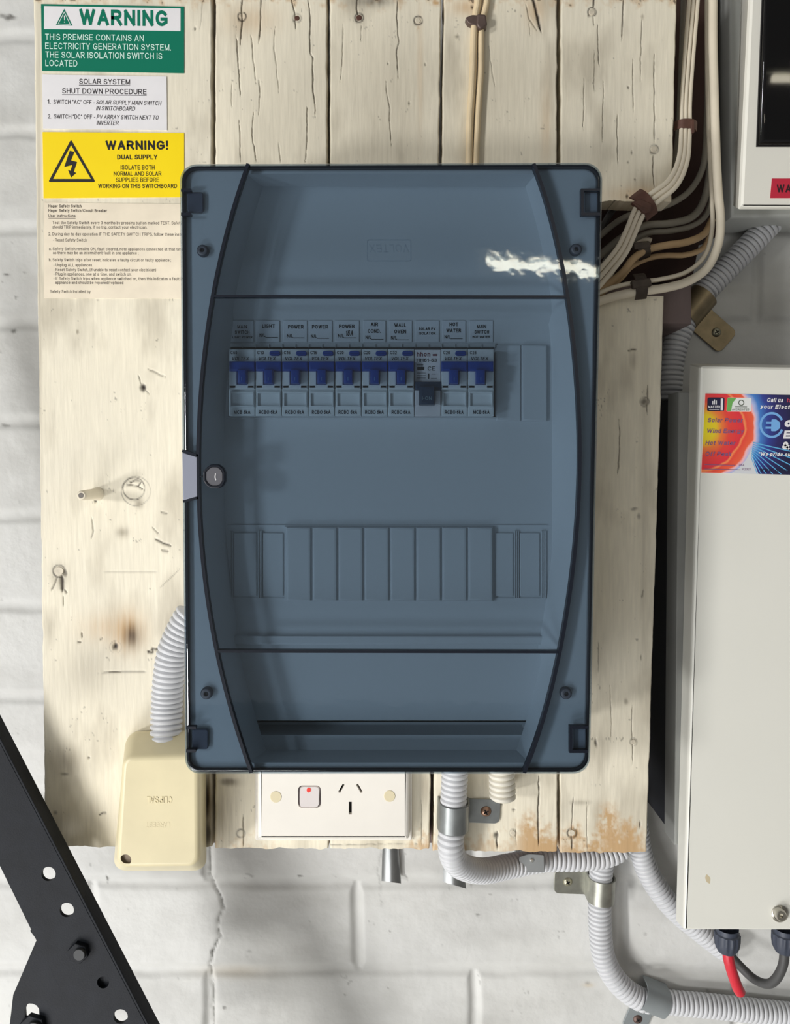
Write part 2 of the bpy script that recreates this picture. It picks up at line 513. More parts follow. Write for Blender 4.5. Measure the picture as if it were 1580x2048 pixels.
def seg_dist(X, Y, pts):
    d = np.full(X.shape, 1e9); tt = np.zeros(X.shape)
    L = 0; tot = sum(math.hypot(pts[i + 1][0] - pts[i][0], pts[i + 1][1] - pts[i][1]) for i in range(len(pts) - 1))
    for i in range(len(pts) - 1):
        ax, ay = pts[i]; bx, by = pts[i + 1]
        dx, dy = bx - ax, by - ay; l2 = dx * dx + dy * dy + 1e-9
        t = np.clip(((X - ax) * dx + (Y - ay) * dy) / l2, 0, 1)
        q = np.hypot(X - ax - t * dx, Y - ay - t * dy)
        better = q < d
        tt = np.where(better, (L + t * math.sqrt(l2)) / tot, tt); d = np.minimum(d, q)
        L += math.sqrt(l2)
    return d, tt

# ------------------------------------------------------------------ materials
CREAM = mat('stained_cream', (226, 214, 176), 0.38, var=0.05, scale=30)
WHITE_PL = mat('white_plastic', (240, 235, 226), 0.3, var=0.02)
LABELW = mat('white_label', (236, 234, 236), 0.45, var=0.025, scale=60)
GREEN = mat('green_print', (6, 118, 92), 0.28)
YELLOW = mat('yellow_print', (255, 222, 6), 0.4, var=0.02)
BLACK = mat('black_print', (26, 24, 24), 0.5)
NAVYP = mat('navy_print', (28, 30, 60), 0.5)
PAPER = mat('aged_paper', (236, 224, 202), 0.6, var=0.07, scale=45)
INK = mat('faded_ink', (96, 88, 80), 0.7)
GREY_CON = mat('grey_conduit', (205, 206, 209), 0.42, var=0.03)
IVORY_CON = mat('ivory_conduit', (222, 217, 204), 0.45, var=0.03)
GALV = mat('galvanised_steel', (150, 154, 154), 0.38, 0.75, var=0.14, scale=70)
BRASSY = mat('yellowed_zinc', (164, 164, 154), 0.36, 0.75, var=0.18, scale=90)
SCREW_CU = mat('copper_screw', (172, 138, 118), 0.35, 0.85)
SCREW_ZN = mat('zinc_screw', (176, 172, 150), 0.35, 0.8)
DARKGAP = mat('dark_gap', (18, 16, 16), 0.8)
BLACKSTEEL = mat('black_painted_steel', (25, 28, 34), 0.55, 0.0, spec=0.2, var=0.22, scale=60, bump=0.15, bscale=900)
ENCL = mat('grey_enclosure_plastic', (205, 207, 209), 0.5)
BRK = mat('breaker_plastic', (222, 224, 224), 0.45)
BLUE = mat('blue_toggle', (0, 62, 150), 0.4)
DKBLUE = mat('dark_toggle', (38, 60, 84), 0.4)
SEAM = mat('dark_seam', (10, 18, 32), 0.35)
CABLE_W = mat('white_cable_sheath', (222, 212, 192), 0.45, var=0.07, scale=35)
CABLE_G = mat('grey_cable_sheath', (116, 111, 100), 0.5, var=0.12, scale=45)
CABLE_T = mat('tan_cable_sheath', (190, 160, 120), 0.5, var=0.14, scale=45)
CABLE_C = mat('cream_cable_sheath', (224, 204, 168), 0.5, var=0.08, scale=60)
RUST = mat('brown_clip', (92, 62, 52), 0.5, 0.2, var=0.25, scale=120)
DARKCLIP = mat('dark_clip', (70, 60, 52), 0.5, 0.3, var=0.3, scale=120)
LID = smoke_mat('smoked_lid', (0.635, 0.697, 0.748), 0.03, 1.45, wav=0.06)
LIDE = smoke_mat('smoked_emboss', (0.82, 0.86, 0.90), 0.1)
TABM = smoke_mat('smoked_tab', (0.80, 0.80, 0.86), 0.2)

WALLM = None
def wear_mat(name, base, dark, rot, dirt_shade, grain, rough, var_scale, var, bump, bscale, stretch):
    """paint with an attribute: R = cracks and holes, G = bare wood or rust stain, B = grime, with painted shade on the broad plank"""
    m = bpy.data.materials.new(name); m.use_nodes = True
    nt = m.node_tree; b = nt.nodes['Principled BSDF']; L = nt.links
    b.inputs['Roughness'].default_value = rough
    b.inputs['Specular IOR Level'].default_value = 0.35
    at = nt.nodes.new('ShaderNodeAttribute'); at.attribute_name = 'wear'
    sp = nt.nodes.new('ShaderNodeSeparateColor'); L.new(at.outputs['Color'], sp.inputs['Color'])
    tc = nt.nodes.new('ShaderNodeTexCoord')
    mp = nt.nodes.new('ShaderNodeMapping'); mp.inputs['Scale'].default_value = stretch
    L.new(tc.outputs['Object'], mp.inputs['Vector'])
    n1 = nt.nodes.new('ShaderNodeTexNoise'); n1.inputs['Scale'].default_value = var_scale; n1.inputs['Detail'].default_value = 5
    L.new(tc.outputs['Object'], n1.inputs['Vector'])
    r1 = nt.nodes.new('ShaderNodeValToRGB')
    r1.color_ramp.elements[0].position = 0.32; r1.color_ramp.elements[1].position = 0.68
    c = lin(base)
    r1.color_ramp.elements[0].color = (c[0] * (1 - var), c[1] * (1 - var * 0.95), c[2] * (1 - var * 0.8), 1)
    r1.color_ramp.elements[1].color = (min(1, c[0] * (1 + var * .5)), min(1, c[1] * (1 + var * .45)), min(1, c[2] * (1 + var * .3)), 1)
    L.new(n1.outputs['Fac'], r1.inputs['Fac'])
    n2 = nt.nodes.new('ShaderNodeTexNoise'); n2.inputs['Scale'].default_value = 60; n2.inputs['Detail'].default_value = 6
    L.new(mp.outputs['Vector'], n2.inputs['Vector'])
    r2 = nt.nodes.new('ShaderNodeMapRange'); r2.inputs['From Min'].default_value = 0.3; r2.inputs['From Max'].default_value = 0.72
    r2.inputs['To Min'].default_value = 1 - grain; r2.inputs['To Max'].default_value = 1.0
    L.new(n2.outputs['Fac'], r2.inputs['Value'])
    def mix(mode, fac, a, bb):
        x = nt.nodes.new('ShaderNodeMix'); x.data_type = 'RGBA'; x.blend_type = mode
        if isinstance(fac, float): x.inputs[0].default_value = fac
        else: L.new(fac, x.inputs[0])
        L.new(a, x.inputs[6])
        if isinstance(bb, tuple): x.inputs[7].default_value = (*bb, 1)
        else: L.new(bb, x.inputs[7])
        return x.outputs[2]
    col = mix('MULTIPLY', 1.0, r1.outputs['Color'], r2.outputs['Result'])
    col = mix('MULTIPLY', sp.outputs['Blue'], col, lin(dirt_shade))
    col = mix('MIX', sp.outputs['Green'], col, lin(rot))
    col = mix('MIX', sp.outputs['Red'], col, lin(dark))
    L.new(col, b.inputs['Base Color'])
    n3 = nt.nodes.new('ShaderNodeTexNoise'); n3.inputs['Scale'].default_value = bscale; n3.inputs['Detail'].default_value = 4
    L.new(mp.outputs['Vector'], n3.inputs['Vector'])
    bp = nt.nodes.new('ShaderNodeBump'); bp.inputs['Strength'].default_value = bump; bp.inputs['Distance'].default_value = 0.001
    L.new(n3.outputs['Fac'], bp.inputs['Height']); L.new(bp.outputs['Normal'], b.inputs['Normal'])
    return m
WALLM = wear_mat('painted_brick', (217, 217, 214), (70, 66, 60), (205, 185, 150), (150, 146, 138), 0.02, 0.5, 6, 0.05, 0.25, 220, (1, 1, 1))
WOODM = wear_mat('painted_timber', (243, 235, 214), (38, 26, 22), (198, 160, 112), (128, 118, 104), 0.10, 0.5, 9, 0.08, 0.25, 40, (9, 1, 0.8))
TIMBER = mat('bare_dark_timber', (112, 98, 96), 0.8, var=0.2, scale=50, bump=0.3, bscale=120, stretch=(1, 1, 0.2))
BROWN_TIMBER = mat('brown_timber_backing', (58, 38, 32), 0.85, var=0.3, scale=30, bump=0.3, bscale=120, stretch=(1, 1, 0.15))

BF, BB = -0.100, -0.078        # front and back of the planks

def grid_mesh(name, X, Y, Z, mats, wear, parent=None, skirt=None, smooth_angle=60):
    """rows x cols vertex grid; wear: rows x cols x 3; skirt: Y of the back edge"""
    R, Cn = X.shape
    v = np.stack([X, Y, Z], -1).reshape(-1, 3)
    idx = np.arange(R * Cn).reshape(R, Cn)
    f = np.stack([idx[:-1, :-1], idx[1:, :-1], idx[1:, 1:], idx[:-1, 1:]], -1).reshape(-1, 4)
    w = wear.reshape(-1, 3)
    if skirt is not None:
        edge = np.concatenate([idx[0, :-1], idx[:-1, -1], idx[-1, :0:-1], idx[:0:-1, 0]])
        ev = v[edge].copy(); ev[:, 1] = skirt
        base = len(v); v = np.concatenate([v, ev]); n = len(edge)
        j = np.arange(n); k = (j + 1) % n
        f = np.concatenate([f, np.stack([edge[j], edge[k], base + k, base + j], -1)])
        w = np.concatenate([w, w[edge]])
    lo, hi = v.min(0), v.max(0)
    org = np.array(((lo[0] + hi[0]) / 2, hi[1], lo[2]))
    me = bpy.data.meshes.new(name)
    v2 = v - org
    me.vertices.add(len(v2)); me.vertices.foreach_set('co', v2.ravel().astype(np.float32))
    me.loops.add(len(f) * 4); me.loops.foreach_set('vertex_index', f.ravel().astype(np.int32))
    me.polygons.add(len(f)); me.polygons.foreach_set('loop_start', (np.arange(len(f)) * 4).astype(np.int32))
    me.update(calc_edges=True); me.validate()
    a = me.attributes.new('wear', 'FLOAT_COLOR', 'POINT')
    a.data.foreach_set('color', np.concatenate([w, np.ones((len(w), 1))], 1).ravel().astype(np.float32))
    me.materials.append(mats)
    me.shade_smooth(); me.set_sharp_from_angle(angle=math.radians(smooth_angle))
    o = bpy.data.objects.new(name, me); COL.objects.link(o); o.location = org
    ORIGIN[o] = Vector(org)
    return o

# ------------------------------------------------------------------ the wall
ROWZ = [CAMZ + a for a in (0.3625, 0.2832, 0.2014, 0.1205, 0.0345, -0.0478, -0.1290, -0.2125, -0.2990, -0.3840, -0.4680)]
ROWZ = [ROWZ[0] + 0.083 * k for k in range(14, 0, -1)] + ROWZ + [ROWZ[-1] - 0.083 * k for k in range(1, 13)]
def wall():
    fx = np.arange(-0.36, 0.362, 0.0016); fz = np.arange(CAMZ - 0.53, CAMZ + 0.44, 0.0016)
    xs = np.concatenate([np.arange(-2.6, -0.365, 0.02), fx, np.arange(0.38, 2.6, 0.02)])
    zs = np.concatenate([np.arange(0.05, CAMZ - 0.535, 0.02), fz, np.arange(CAMZ + 0.455, 3.2, 0.02)])
    X, Z = np.meshgrid(xs, zs[::-1])
    nz = (vnoise(X * 40, Z * 40, 3) - 0.5) * 0.003
    dep = np.zeros_like(X)
    prof = lambda d, w: np.exp(-(np.abs(d) / w) ** 3)
    for zj in ROWZ:
        dep = np.maximum(dep, 0.0022 * prof(Z - zj + nz, 0.0052))
    rows = sorted(ROWZ, reverse=True)
    ref = min(range(len(rows)), key=lambda i: abs(rows[i] - (CAMZ - 0.384)))
    for i in range(len(rows) - 1):
        odd = (i - ref) % 2
        off = -0.0345 if odd == 0 else 0.0725
        inrow = (Z < rows[i]) & (Z > rows[i + 1])
        k = np.round((X - off) / 0.244)
        dx = X - off - k * 0.244 + nz
        dep = np.where(inrow, np.maximum(dep, 0.0034 * prof(dx, 0.0046)), dep)
    # long crack, in pixel space of the wall plane
    t = -(-0.70) / 1.0
    wear = np.zeros(X.shape + (3,))
    crack_px = [(419, 1690), (418, 1750), (424, 1762), (440, 1790), (447, 1815), (437, 1840), (435, 1855), (442, 1873), (437, 1880), (428, 1902), (420, 1925), (425, 1960), (427, 2060)]
    cw = [WA(p[0], p[1], 0.0) for p in crack_px]
    jx = (fbm(X * 250, Z * 250, 11) - 0.5) * 0.004
    d, tt = seg_dist(X + jx, Z, cw)
    dep = dep + 0.0018 * np.exp(-(d / 0.0011) ** 2)
    wear[..., 0] = 0.55 * np.exp(-(d / 0.0008) ** 2)
    cw2 = [WA(*p, 0.0) for p in [(762, 1700), (755, 1740), (760, 1775), (763, 1815)]]
    d, tt = seg_dist(X + jx, Z, cw2)
    wear[..., 0] = np.maximum(wear[..., 0], 0.25 * np.exp(-(d / 0.0007) ** 2))
    chips = [(213, 1760, 2.2, 9, .9), (600, 1752, 5, 2.5, .8), (425, 1903, 4, 6, .9), (955, 1830, 4, 3, .6), (448, 2015, 3, 4, .7), (775, 1975, 2, 3, .6), (780, 1862, 2, 2, .5),
             (14, 550, 7, 3, .8), (32, 594, 3, 3, .5), (27, 662, 5, 4, .7), (10, 852, 8, 3, .5), (20, 35, 12, 5, .8), (5, 32, 7, 4, .6), (1290, 1868, 3, 3, .4), (690, 1990, 2, 2, .4), (1175, 1965, 5, 3, .4), (980, 1790, 3, 2, .5)]
    for (cx, cy, rx, ry, s) in chips:
        x0, z0 = WA(cx, cy, 0); k = 0.7 / F
        q = np.hypot((X - x0 + jx * .6) / (rx * k), (Z - z0 + jx * .6) / (ry * k))
        wear[..., 0] = np.maximum(wear[..., 0], s * np.exp(-q ** 4))
    # fine spatter and grime
    sp = vnoise(X * 420, Z * 420, 21) * vnoise(X * 90, Z * 90, 22)
    wear[..., 0] = np.maximum(wear[..., 0], 0.35 * np.clip((sp - 0.74) * 9, 0, 1))
    wear[..., 2] = np.clip(0.22 * (fbm(X * 12, Z * 30, 31) - 0.42) * 3, 0, 0.3)
    wear[..., 2] = np.maximum(wear[..., 2], np.clip(dep / 0.0034, 0, 1) * 0.16 * fbm(X * 30, Z * 30, 33))
    x0, z0 = WA(470, 1945, 0)
    wear[..., 1] = 0.28 * np.exp(-((X - x0) / 0.03) ** 2 - ((Z - z0) / 0.006) ** 2)
    x0, z0 = WA(1177, 1970, 0)
    wear[..., 1] += 0.5 * np.exp(-((X - x0) / 0.005) ** 2 - ((Z - z0) / 0.002) ** 2)
    Yd = dep + (fbm(X * 18, Z * 18, 41) - 0.5) * 0.0016 + (fbm(X * 120, Z * 120, 42) - 0.5) * 0.0005
    o = grid_mesh('wall_back', X, Yd, Z, WALLM, wear, skirt=0.11)
    tag(o, 'white painted brick wall with a jagged crack below the timber board', kind='structure')
wall()
mb = MB(); mb.add([(-2.6, 0.0, 0.0), (2.6, 0.0, 0.0), (2.6, -4.5, 0.0), (-2.6, -4.5, 0.0), (-2.6, 0.0, -0.1), (2.6, 0.0, -0.1), (2.6, -4.5, -0.1), (-2.6, -4.5, -0.1)], [(0, 1, 2, 3), (4, 5, 6, 7), (0, 1, 5, 4), (1, 2, 6, 5), (2, 3, 7, 6), (3, 0, 4, 7)])
tag(mb.build('floor', mat('concrete_floor', (176, 172, 164), 0.7, var=0.1, scale=8)), 'pale concrete garage floor', kind='structure')

# ------------------------------------------------------------------ planks
def plank(label, xl, xr, ytop, ybot, marks, hidden=(352, 1535), step=1.25, seed=1, nails=(), extra=None):
    """xl / xr: (pixel at y=0, pixel at y=1700) of the two long edges"""
    ys = []
    y = ytop
    while y < ybot:
        ys.append(y)
        y += 45 if (hidden and hidden[0] < y < hidden[1] - 45) else 2.6
    ys.append(ybot)
    ys = np.array(ys)
    xa = (xl[0] + xr[0]) / 2; n = int(abs(xr[0] - xl[0]) / step)
    s = np.linspace(0, 1, n)
    S, PY = np.meshgrid(s, ys)
    ex = lambda e: e[0] + (e[1] - e[0]) * PY / 1700.0
    wob = (fbm(PY * 0.03, PY * 0 + seed, seed) - 0.5) * 4.0
    wob2 = (fbm(PY * 0.03, PY * 0 + seed + 9, seed + 5) - 0.5) * 4.0
    XL = ex(xl) + wob * 0.7; XR = ex(xr) + wob2 * 0.7
    PX = XL + (XR - XL) * S
    # slightly ragged bottom end
    rag = (fbm(PX * 0.05, PX * 0 + 3, seed + 7) - 0.5) * 7 * np.clip((PY - (ybot - 25)) / 25, 0, 1)
    PYd = PY + rag
    wear = np.zeros(PX.shape + (3,)); dep = np.zeros(PX.shape)
    jx = (fbm(PX * 0.15, PYd * 0.06, seed + 20) - 0.5) * 4.0
    jy = (fbm(PX * 0.11, PYd * 0.11, seed + 23) - 0.5) * 4.0
    for mk in marks:
        kind = mk[0]
        if kind == 'crack':
            _, pts, w, st = mk
            d, tt = seg_dist(PX + jx, PYd, pts)
            tap = np.clip(np.minimum(tt, 1 - tt) * 8, 0.35, 1)
            w = max(w, 0.75)
            q = st * np.exp(-(d / (w * tap)) ** 2)
            wear[..., 0] = np.maximum(wear[..., 0], q); dep = np.maximum(dep, q * 0.0012)
        elif kind == 'blot':
            _, cx, cy, rx, ry, st, ch = mk
            q = np.hypot((PX - cx + jx * 1.2) / rx, (PYd - cy + jy * 1.2) / ry)
            g = st * np.exp(-q ** 3)
            if ch == 1: g = np.clip(g * (fbm(PX * 0.16, PYd * 0.16, seed + 33) * 3.2 - 0.7), 0, 0.9)
            wear[..., ch] = np.maximum(wear[..., ch], g)
            if ch == 0: dep = np.maximum(dep, st * 0.0012 * np.exp(-q ** 3))
        elif kind == 'soft':
            _, cx, cy, rx, ry, st, ch = mk
            q = np.hypot((PX - cx) / rx, (PYd - cy) / ry)
            streak = 0.55 + 0.9 * fbm(PX * 0.22, PYd * 0.012, seed + 31)
            wear[..., ch] = np.maximum(wear[..., ch], np.clip(st * np.exp(-q ** 2) * streak, 0, 1))
        elif kind == 'ring':
            _, cx, cy, r, w, st = mk
            q = np.abs(np.hypot(PX - cx + jx * .5, PYd - cy + jy * .5) - r)
            g = st * np.exp(-(q / w) ** 2) * np.clip(fbm(PX * 0.06, PYd * 0.06, seed + 40) * 2.2 - 0.25, 0, 1)
            wear[..., 0] = np.maximum(wear[..., 0], g)
        elif kind == 'rot':
            _, cx, top, w, st = mk         # bare, stained wood rising from the bottom end
            h = top + 26 * (fbm(PX * 0.035, PX * 0 + 2, seed + 50) - 0.5) * 2
            e = np.clip(0.15 + (PYd - h) / 40 + (fbm(PX * 0.13, PYd * 0.13, seed + 51) - 0.5) * 1.9, 0, 0.9)
            e = e * np.exp(-((PX - cx) / w) ** 6)
            wear[..., 1] = np.maximum(wear[..., 1], st * e)
    # paint flaked off along the long edges and the ends
    de = np.minimum(PX - XL, XR - PX)
    fl = fbm(PX * 0.12, PYd * 0.05, seed + 60)
    edge = np.clip((2.2 - de) / 2.2 + (fl - 0.55) * 2.0, 0, 1) * np.clip((9 - de) / 9, 0, 1)
    wear[..., 2] = np.maximum(wear[..., 2], 0.4 * edge)
    top = np.clip((10 - PYd) / 26 + (fbm(PX * 0.09, PYd * 0.09, seed + 61) - 0.5) * 2.6, 0, 1) * (PYd < 34)
    wear[..., 1] = np.maximum(wear[..., 1], 0.55 * top)
    wear[..., 0] = np.maximum(wear[..., 0], 0.8 * np.clip(top - 0.75, 0, 1) * 4 * (fbm(PX * 0.2, PYd * 0.2, seed + 62) > 0.52))
    sp = vnoise(PX * 0.33, PYd * 0.33, seed + 70) * vnoise(PX * 0.07, PYd * 0.05, seed + 71)
    wear[..., 0] = np.maximum(wear[..., 0], 0.5 * np.clip((sp - 0.72) * 8, 0, 1))
    wear[..., 2] = np.maximum(wear[..., 2], np.clip((fbm(PX * 0.02, PYd * 0.008, seed + 80) - 0.5) * 1.1, 0, 0.35))
    u, v = PX - 790.0, PYd - 1024.0
    t = (BF - CAMY) / (F * CT - v * ST)
    rnd = np.clip(1 - de / 3.0, 0, 1) ** 2 * 0.0012
    Xw = t * u; Zw = CAMZ + t * (-v * CT - F * ST)
    Yw = BF + dep + rnd + (fbm(PX * 0.02, PYd * 0.004, seed + 90) - 0.5) * 0.0006 - 0.0
    Yw = np.maximum(Yw, BF)
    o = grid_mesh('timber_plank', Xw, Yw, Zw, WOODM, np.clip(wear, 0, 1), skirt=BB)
    tag(o, label, 'plank', 'painted planks of the backing board')
    for (cx, cy, r, sunk) in nails:
        mb = MB()
        yy = BF - 0.0004
        mb.prism(disc(cx, cy, r, yy, 14), yy, BF + 0.0015, 0.0003, seg=2)
        mb.build('nail_head', RUST if sunk else NAILP, o)
    return o
NAILP = mat('painted_nail_head', (214, 204, 184), 0.5, var=0.15, scale=200)

def nailmarks(l):
    r = []
    for (cx, cy) in l:
        r += [('ring', cx, cy, 8.5, 1.5, 0.95), ('blot', cx - 5, cy + 6, 3.5, 3, .7, 0)]
    return r
C = 'crack'
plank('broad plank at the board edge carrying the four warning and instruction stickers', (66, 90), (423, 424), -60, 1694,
      [('ring', 268, 977, 22, 1.3, .85), ('ring', 272, 982, 29, 1.0, .55), (C, [(250, 968), (276, 972), (289, 980)], 1.2, .9), (C, [(276, 973), (284, 962)], 1.2, .9), (C, [(258, 966), (270, 960), (282, 961)], 1.6, .8),
       ('soft', 278, 1008, 9, 9, .5, 2), ('blot', 287, 775, 6, 7, 1, 0), (C, [(276, 750), (284, 772), (296, 785), (300, 790)], 1.0, .6), (C, [(296, 738), (330, 754)], 1.4, .6), (C, [(302, 740), (322, 750)], 1.6, .5),
       ('ring', 118, 1142, 12, 1.6, .95), (C, [(124, 1152), (125, 1182)], 4.0, .95), (C, [(116, 1154), (102, 1181)], 1.4, .7), (C, [(128, 1178), (135, 1187)], 1.4, .8), (C, [(127, 1190), (127, 1214)], .8, .5), ('blot', 130, 1145, 4, 8, .7, 0),
       ('soft', 255, 1262, 34, 38, .85, 1), ('soft', 264, 1272, 17, 24, .75, 0), ('soft', 225, 1255, 60, 30, .4, 1), ('blot', 231, 1292, 6, 7, 1, 0), ('ring', 231, 1294, 12, 1, .4),
       (C, [(196, 1346), (245, 1343), (300, 1343)], 1.3, .8), (C, [(198, 1143), (262, 1143), (325, 1143)], 1.0, .45), (C, [(310, 1078), (326, 1086), (342, 1092)], 2.0, .85), (C, [(305, 1055), (318, 1068)], 1.1, .6), (C, [(322, 1024), (334, 1027)], 1.5, .6), (C, [(322, 1100), (338, 1103)], 2.4, .6),
       ('soft', 245, 1065, 12, 10, .7, 2), (C, [(184, 1035), (186, 1062), (182, 1078)], 1.3, .5), ('blot', 191, 1003, 2, 3, .8, 0), (C, [(320, 1176), (360, 1138)], 1.0, .4), (C, [(163, 1265), (164, 1275)], 1.5, .7), (C, [(155, 1284), (161, 1284)], 1.6, .7),
       (C, [(296, 1305), (306, 1305), (306, 1297), (316, 1300)], 2.2, .85), (C, [(292, 1304), (320, 1295)], 1.6, .8), (C, [(200, 1280), (207, 1275)], 1.6, .6),
       (C, [(197, 1631), (206, 1626), (215, 1626)], 1.6, .85), ('soft', 135, 1520, 34, 34, .55, 2), ('soft', 130, 1650, 120, 40, .35, 2), ('blot', 118, 1150, 20, 26, .35, 2), ('blot', 128, 1548, 8, 3, .5, 0), ('blot', 178, 1515, 2, 2, .8, 0), ('blot', 110, 1625, 4, 4, .5, 0),  # broad soft patches low on this plank paint in shade along with grime
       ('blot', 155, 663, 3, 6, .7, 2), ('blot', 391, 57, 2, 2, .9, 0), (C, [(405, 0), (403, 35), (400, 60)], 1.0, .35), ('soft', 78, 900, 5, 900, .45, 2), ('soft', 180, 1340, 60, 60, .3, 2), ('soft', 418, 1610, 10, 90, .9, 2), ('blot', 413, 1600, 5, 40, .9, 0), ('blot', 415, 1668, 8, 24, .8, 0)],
      hidden=None, seed=1, nails=[(118, 1142, 8.5, False)])
plank('plank with four long drying cracks above the smoky lid and the power point below it', (430, 430), (654, 657), -60, 1697,
      nailmarks([(484, 33), (594, 36)]) + [(C, [(486, -10), (483, 20), (484, 40), (481, 88)], 1.4, .95), (C, [(523, -10), (521, 55), (518, 86)], 1.1, .9), (C, [(582, -10), (590, 30), (592, 58)], 1.1, .8), (C, [(616, -10), (620, 45), (620, 105), (626, 115), (625, 170), (632, 235)], 1.1, .9),
       (C, [(473, 68), (477, 145), (481, 192)], 1.0, .75), (C, [(502, 70), (508, 130), (512, 168)], .9, .6), (C, [(518, 155), (520, 190), (517, 232)], .9, .6), (C, [(551, 45), (548, 95), (552, 130), (558, 186)], .8, .45), (C, [(478, 230), (480, 290), (482, 325)], .8, .65),
       (C, [(506, 222), (505, 270), (513, 325)], .9, .7), (C, [(614, 215), (614, 282), (610, 325)], .9, .7), (C, [(558, 282), (561, 325)], .8, .5), (C, [(463, 165), (464, 215)], .8, .4), (C, [(431, 0), (431, 75)], 1.4, .6), ('soft', 500, 40, 55, 30, .35, 1),
       ('ring', 482, 1667, 8, 1.8, .9), (C, [(486, 1630), (487, 1695)], 1.0, .7), ('soft', 460, 1565, 22, 12, .6, 2), ('blot', 455, 1563, 16, 8, .5, 0), ('soft', 445, 1640, 30, 80, .55, 2), ('rot', 480, 1680, 80, .4)],
      seed=2, nails=[(594, 36, 5, True)])
plank('plank between the first plank with cracks and the pair of cream cables, rusty nail drip', (660, 660), (882, 859), -60, 1697,
      nailmarks([(718, 35), (836, 41)]) + [(C, [(713, -10), (715, 30)], 1.3, .9), (C, [(723, 48), (722, 82)], .8, .5), (C, [(796, -10), (794, 35), (797, 85), (793, 110), (797, 158)], 1.1, .75), (C, [(687, 48), (684, 120), (681, 165)], .9, .5), (C, [(771, 158), (779, 220), (783, 292)], .9, .6),
       ('soft', 840, 130, 5, 110, .35, 1), ('blot', 836, 60, 4, 9, .55, 1), ('soft', 745, 2, 45, 12, .6, 0), ('blot', 776, 128, 2, 2, .8, 0), ('blot', 850, 128, 2, 2, .7, 0), ('blot', 819, 207, 2, 3, .6, 0), ('soft', 790, 200, 60, 160, .2, 2), ('blot', 876, 4, 20, 8, .6, 1),
       ('rot', 850, 1668, 40, .85), ('soft', 850, 1570, 14, 60, .5, 2), (C, [(843, 1600), (844, 1690)], .8, .5), (C, [(600, 1690), (840, 1688)], 1.0, .5)],
      seed=3, nails=[(718, 35, 5.5, True), (836, 41, 5, False)])
plank('plank behind the pair of cream cables, split knot near its top', (888, 866), (1114, 1115), -60, 1702,
      [(C, [(1062, -15), (1072, 18), (1080, 50), (1082, 64)], 2.8, 1), (C, [(1052, 10), (1060, 40), (1074, 60)], 1.3, .6), ('soft', 1070, 20, 20, 34, .5, 1), ('soft', 930, 15, 34, 16, .5, 1), ('blot', 945, 14, 4, 4, .9, 0), (C, [(978, 88), (985, 150), (990, 175)], .9, .4), (C, [(1058, 45), (1060, 72)], .7, .4),
       ('soft', 1092, 250, 12, 90, .3, 1), ('blot', 915, 72, 5, 3, .6, 0), ('soft', 1000, 150, 70, 150, .16, 2),
       (C, [(1078, 1550), (1077, 1640), (1077, 1700)], 1.2, .95), (C, [(994, 1660), (995, 1698)], 1.4, .9), ('blot', 993, 1670, 5, 6, .9, 0), ('ring', 1026, 1666, 7, 1.2, .6), ('blot', 1028, 1620, 4, 2, .7, 0), (C, [(1032, 1640), (1033, 1690)], .8, .4),
       ('rot', 1090, 1655, 60, 1.0), ('rot', 890, 1676, 60, .8), ('rot', 985, 1676, 90, .5), ('blot', 1060, 1655, 16, 30, .8, 1), ('blot', 1003, 1608, 3, 2, .6, 0)],
      seed=4, nails=[(1026, 1666, 5, False)])
def upper_right():
    return plank('short upper plank ending above the bundled cables beside the lid corner', (1122, 1122), (1354, 1310), -60, 402,
      nailmarks([(1184, 24), (1308, 298)]) + [(C, [(1189, -10), (1187, 15)], 1.6, .95), (C, [(1187, 32), (1187, 52)], 1.0, .7), (C, [(1195, 48), (1198, 132)], 1.0, .7), (C, [(1247, -10), (1245, 40), (1243, 82)], 1.1, .85), (C, [(1284, 38), (1282, 110), (1281, 162)], .9, .6), (C, [(1308, 108), (1309, 200), (1309, 290)], 1.0, .75),
       (C, [(1307, 306), (1306, 345), (1309, 375)], 1.0, .75), (C, [(1168, 158), (1167, 262)], .9, .5), (C, [(1207, 162), (1205, 285)], .9, .6), (C, [(1266, 118), (1267, 225)], .9, .6), (C, [(1234, 222), (1236, 335)], .9, .6), (C, [(1189, 100), (1188, 188)], .8, .5),
       ('blot', 1257, 174, 2, 2, .9, 0), ('blot', 1265, 305, 2, 4, .6, 0), ('blot', 1257, 325, 3, 2, .6, 0), ('blot', 1285, 34, 3, 6, .5, 2), ('soft', 1275, 390, 60, 18, .5, 1), ('blot', 1255, 393, 3, 3, .9, 0), ('blot', 1270, 358, 2, 2, .7, 0), ('soft', 1290, 375, 40, 40, .45, 2)],
      hidden=None, seed=5, nails=[(1184, 24, 6, False), (1308, 298, 6, False)])
upper_right()
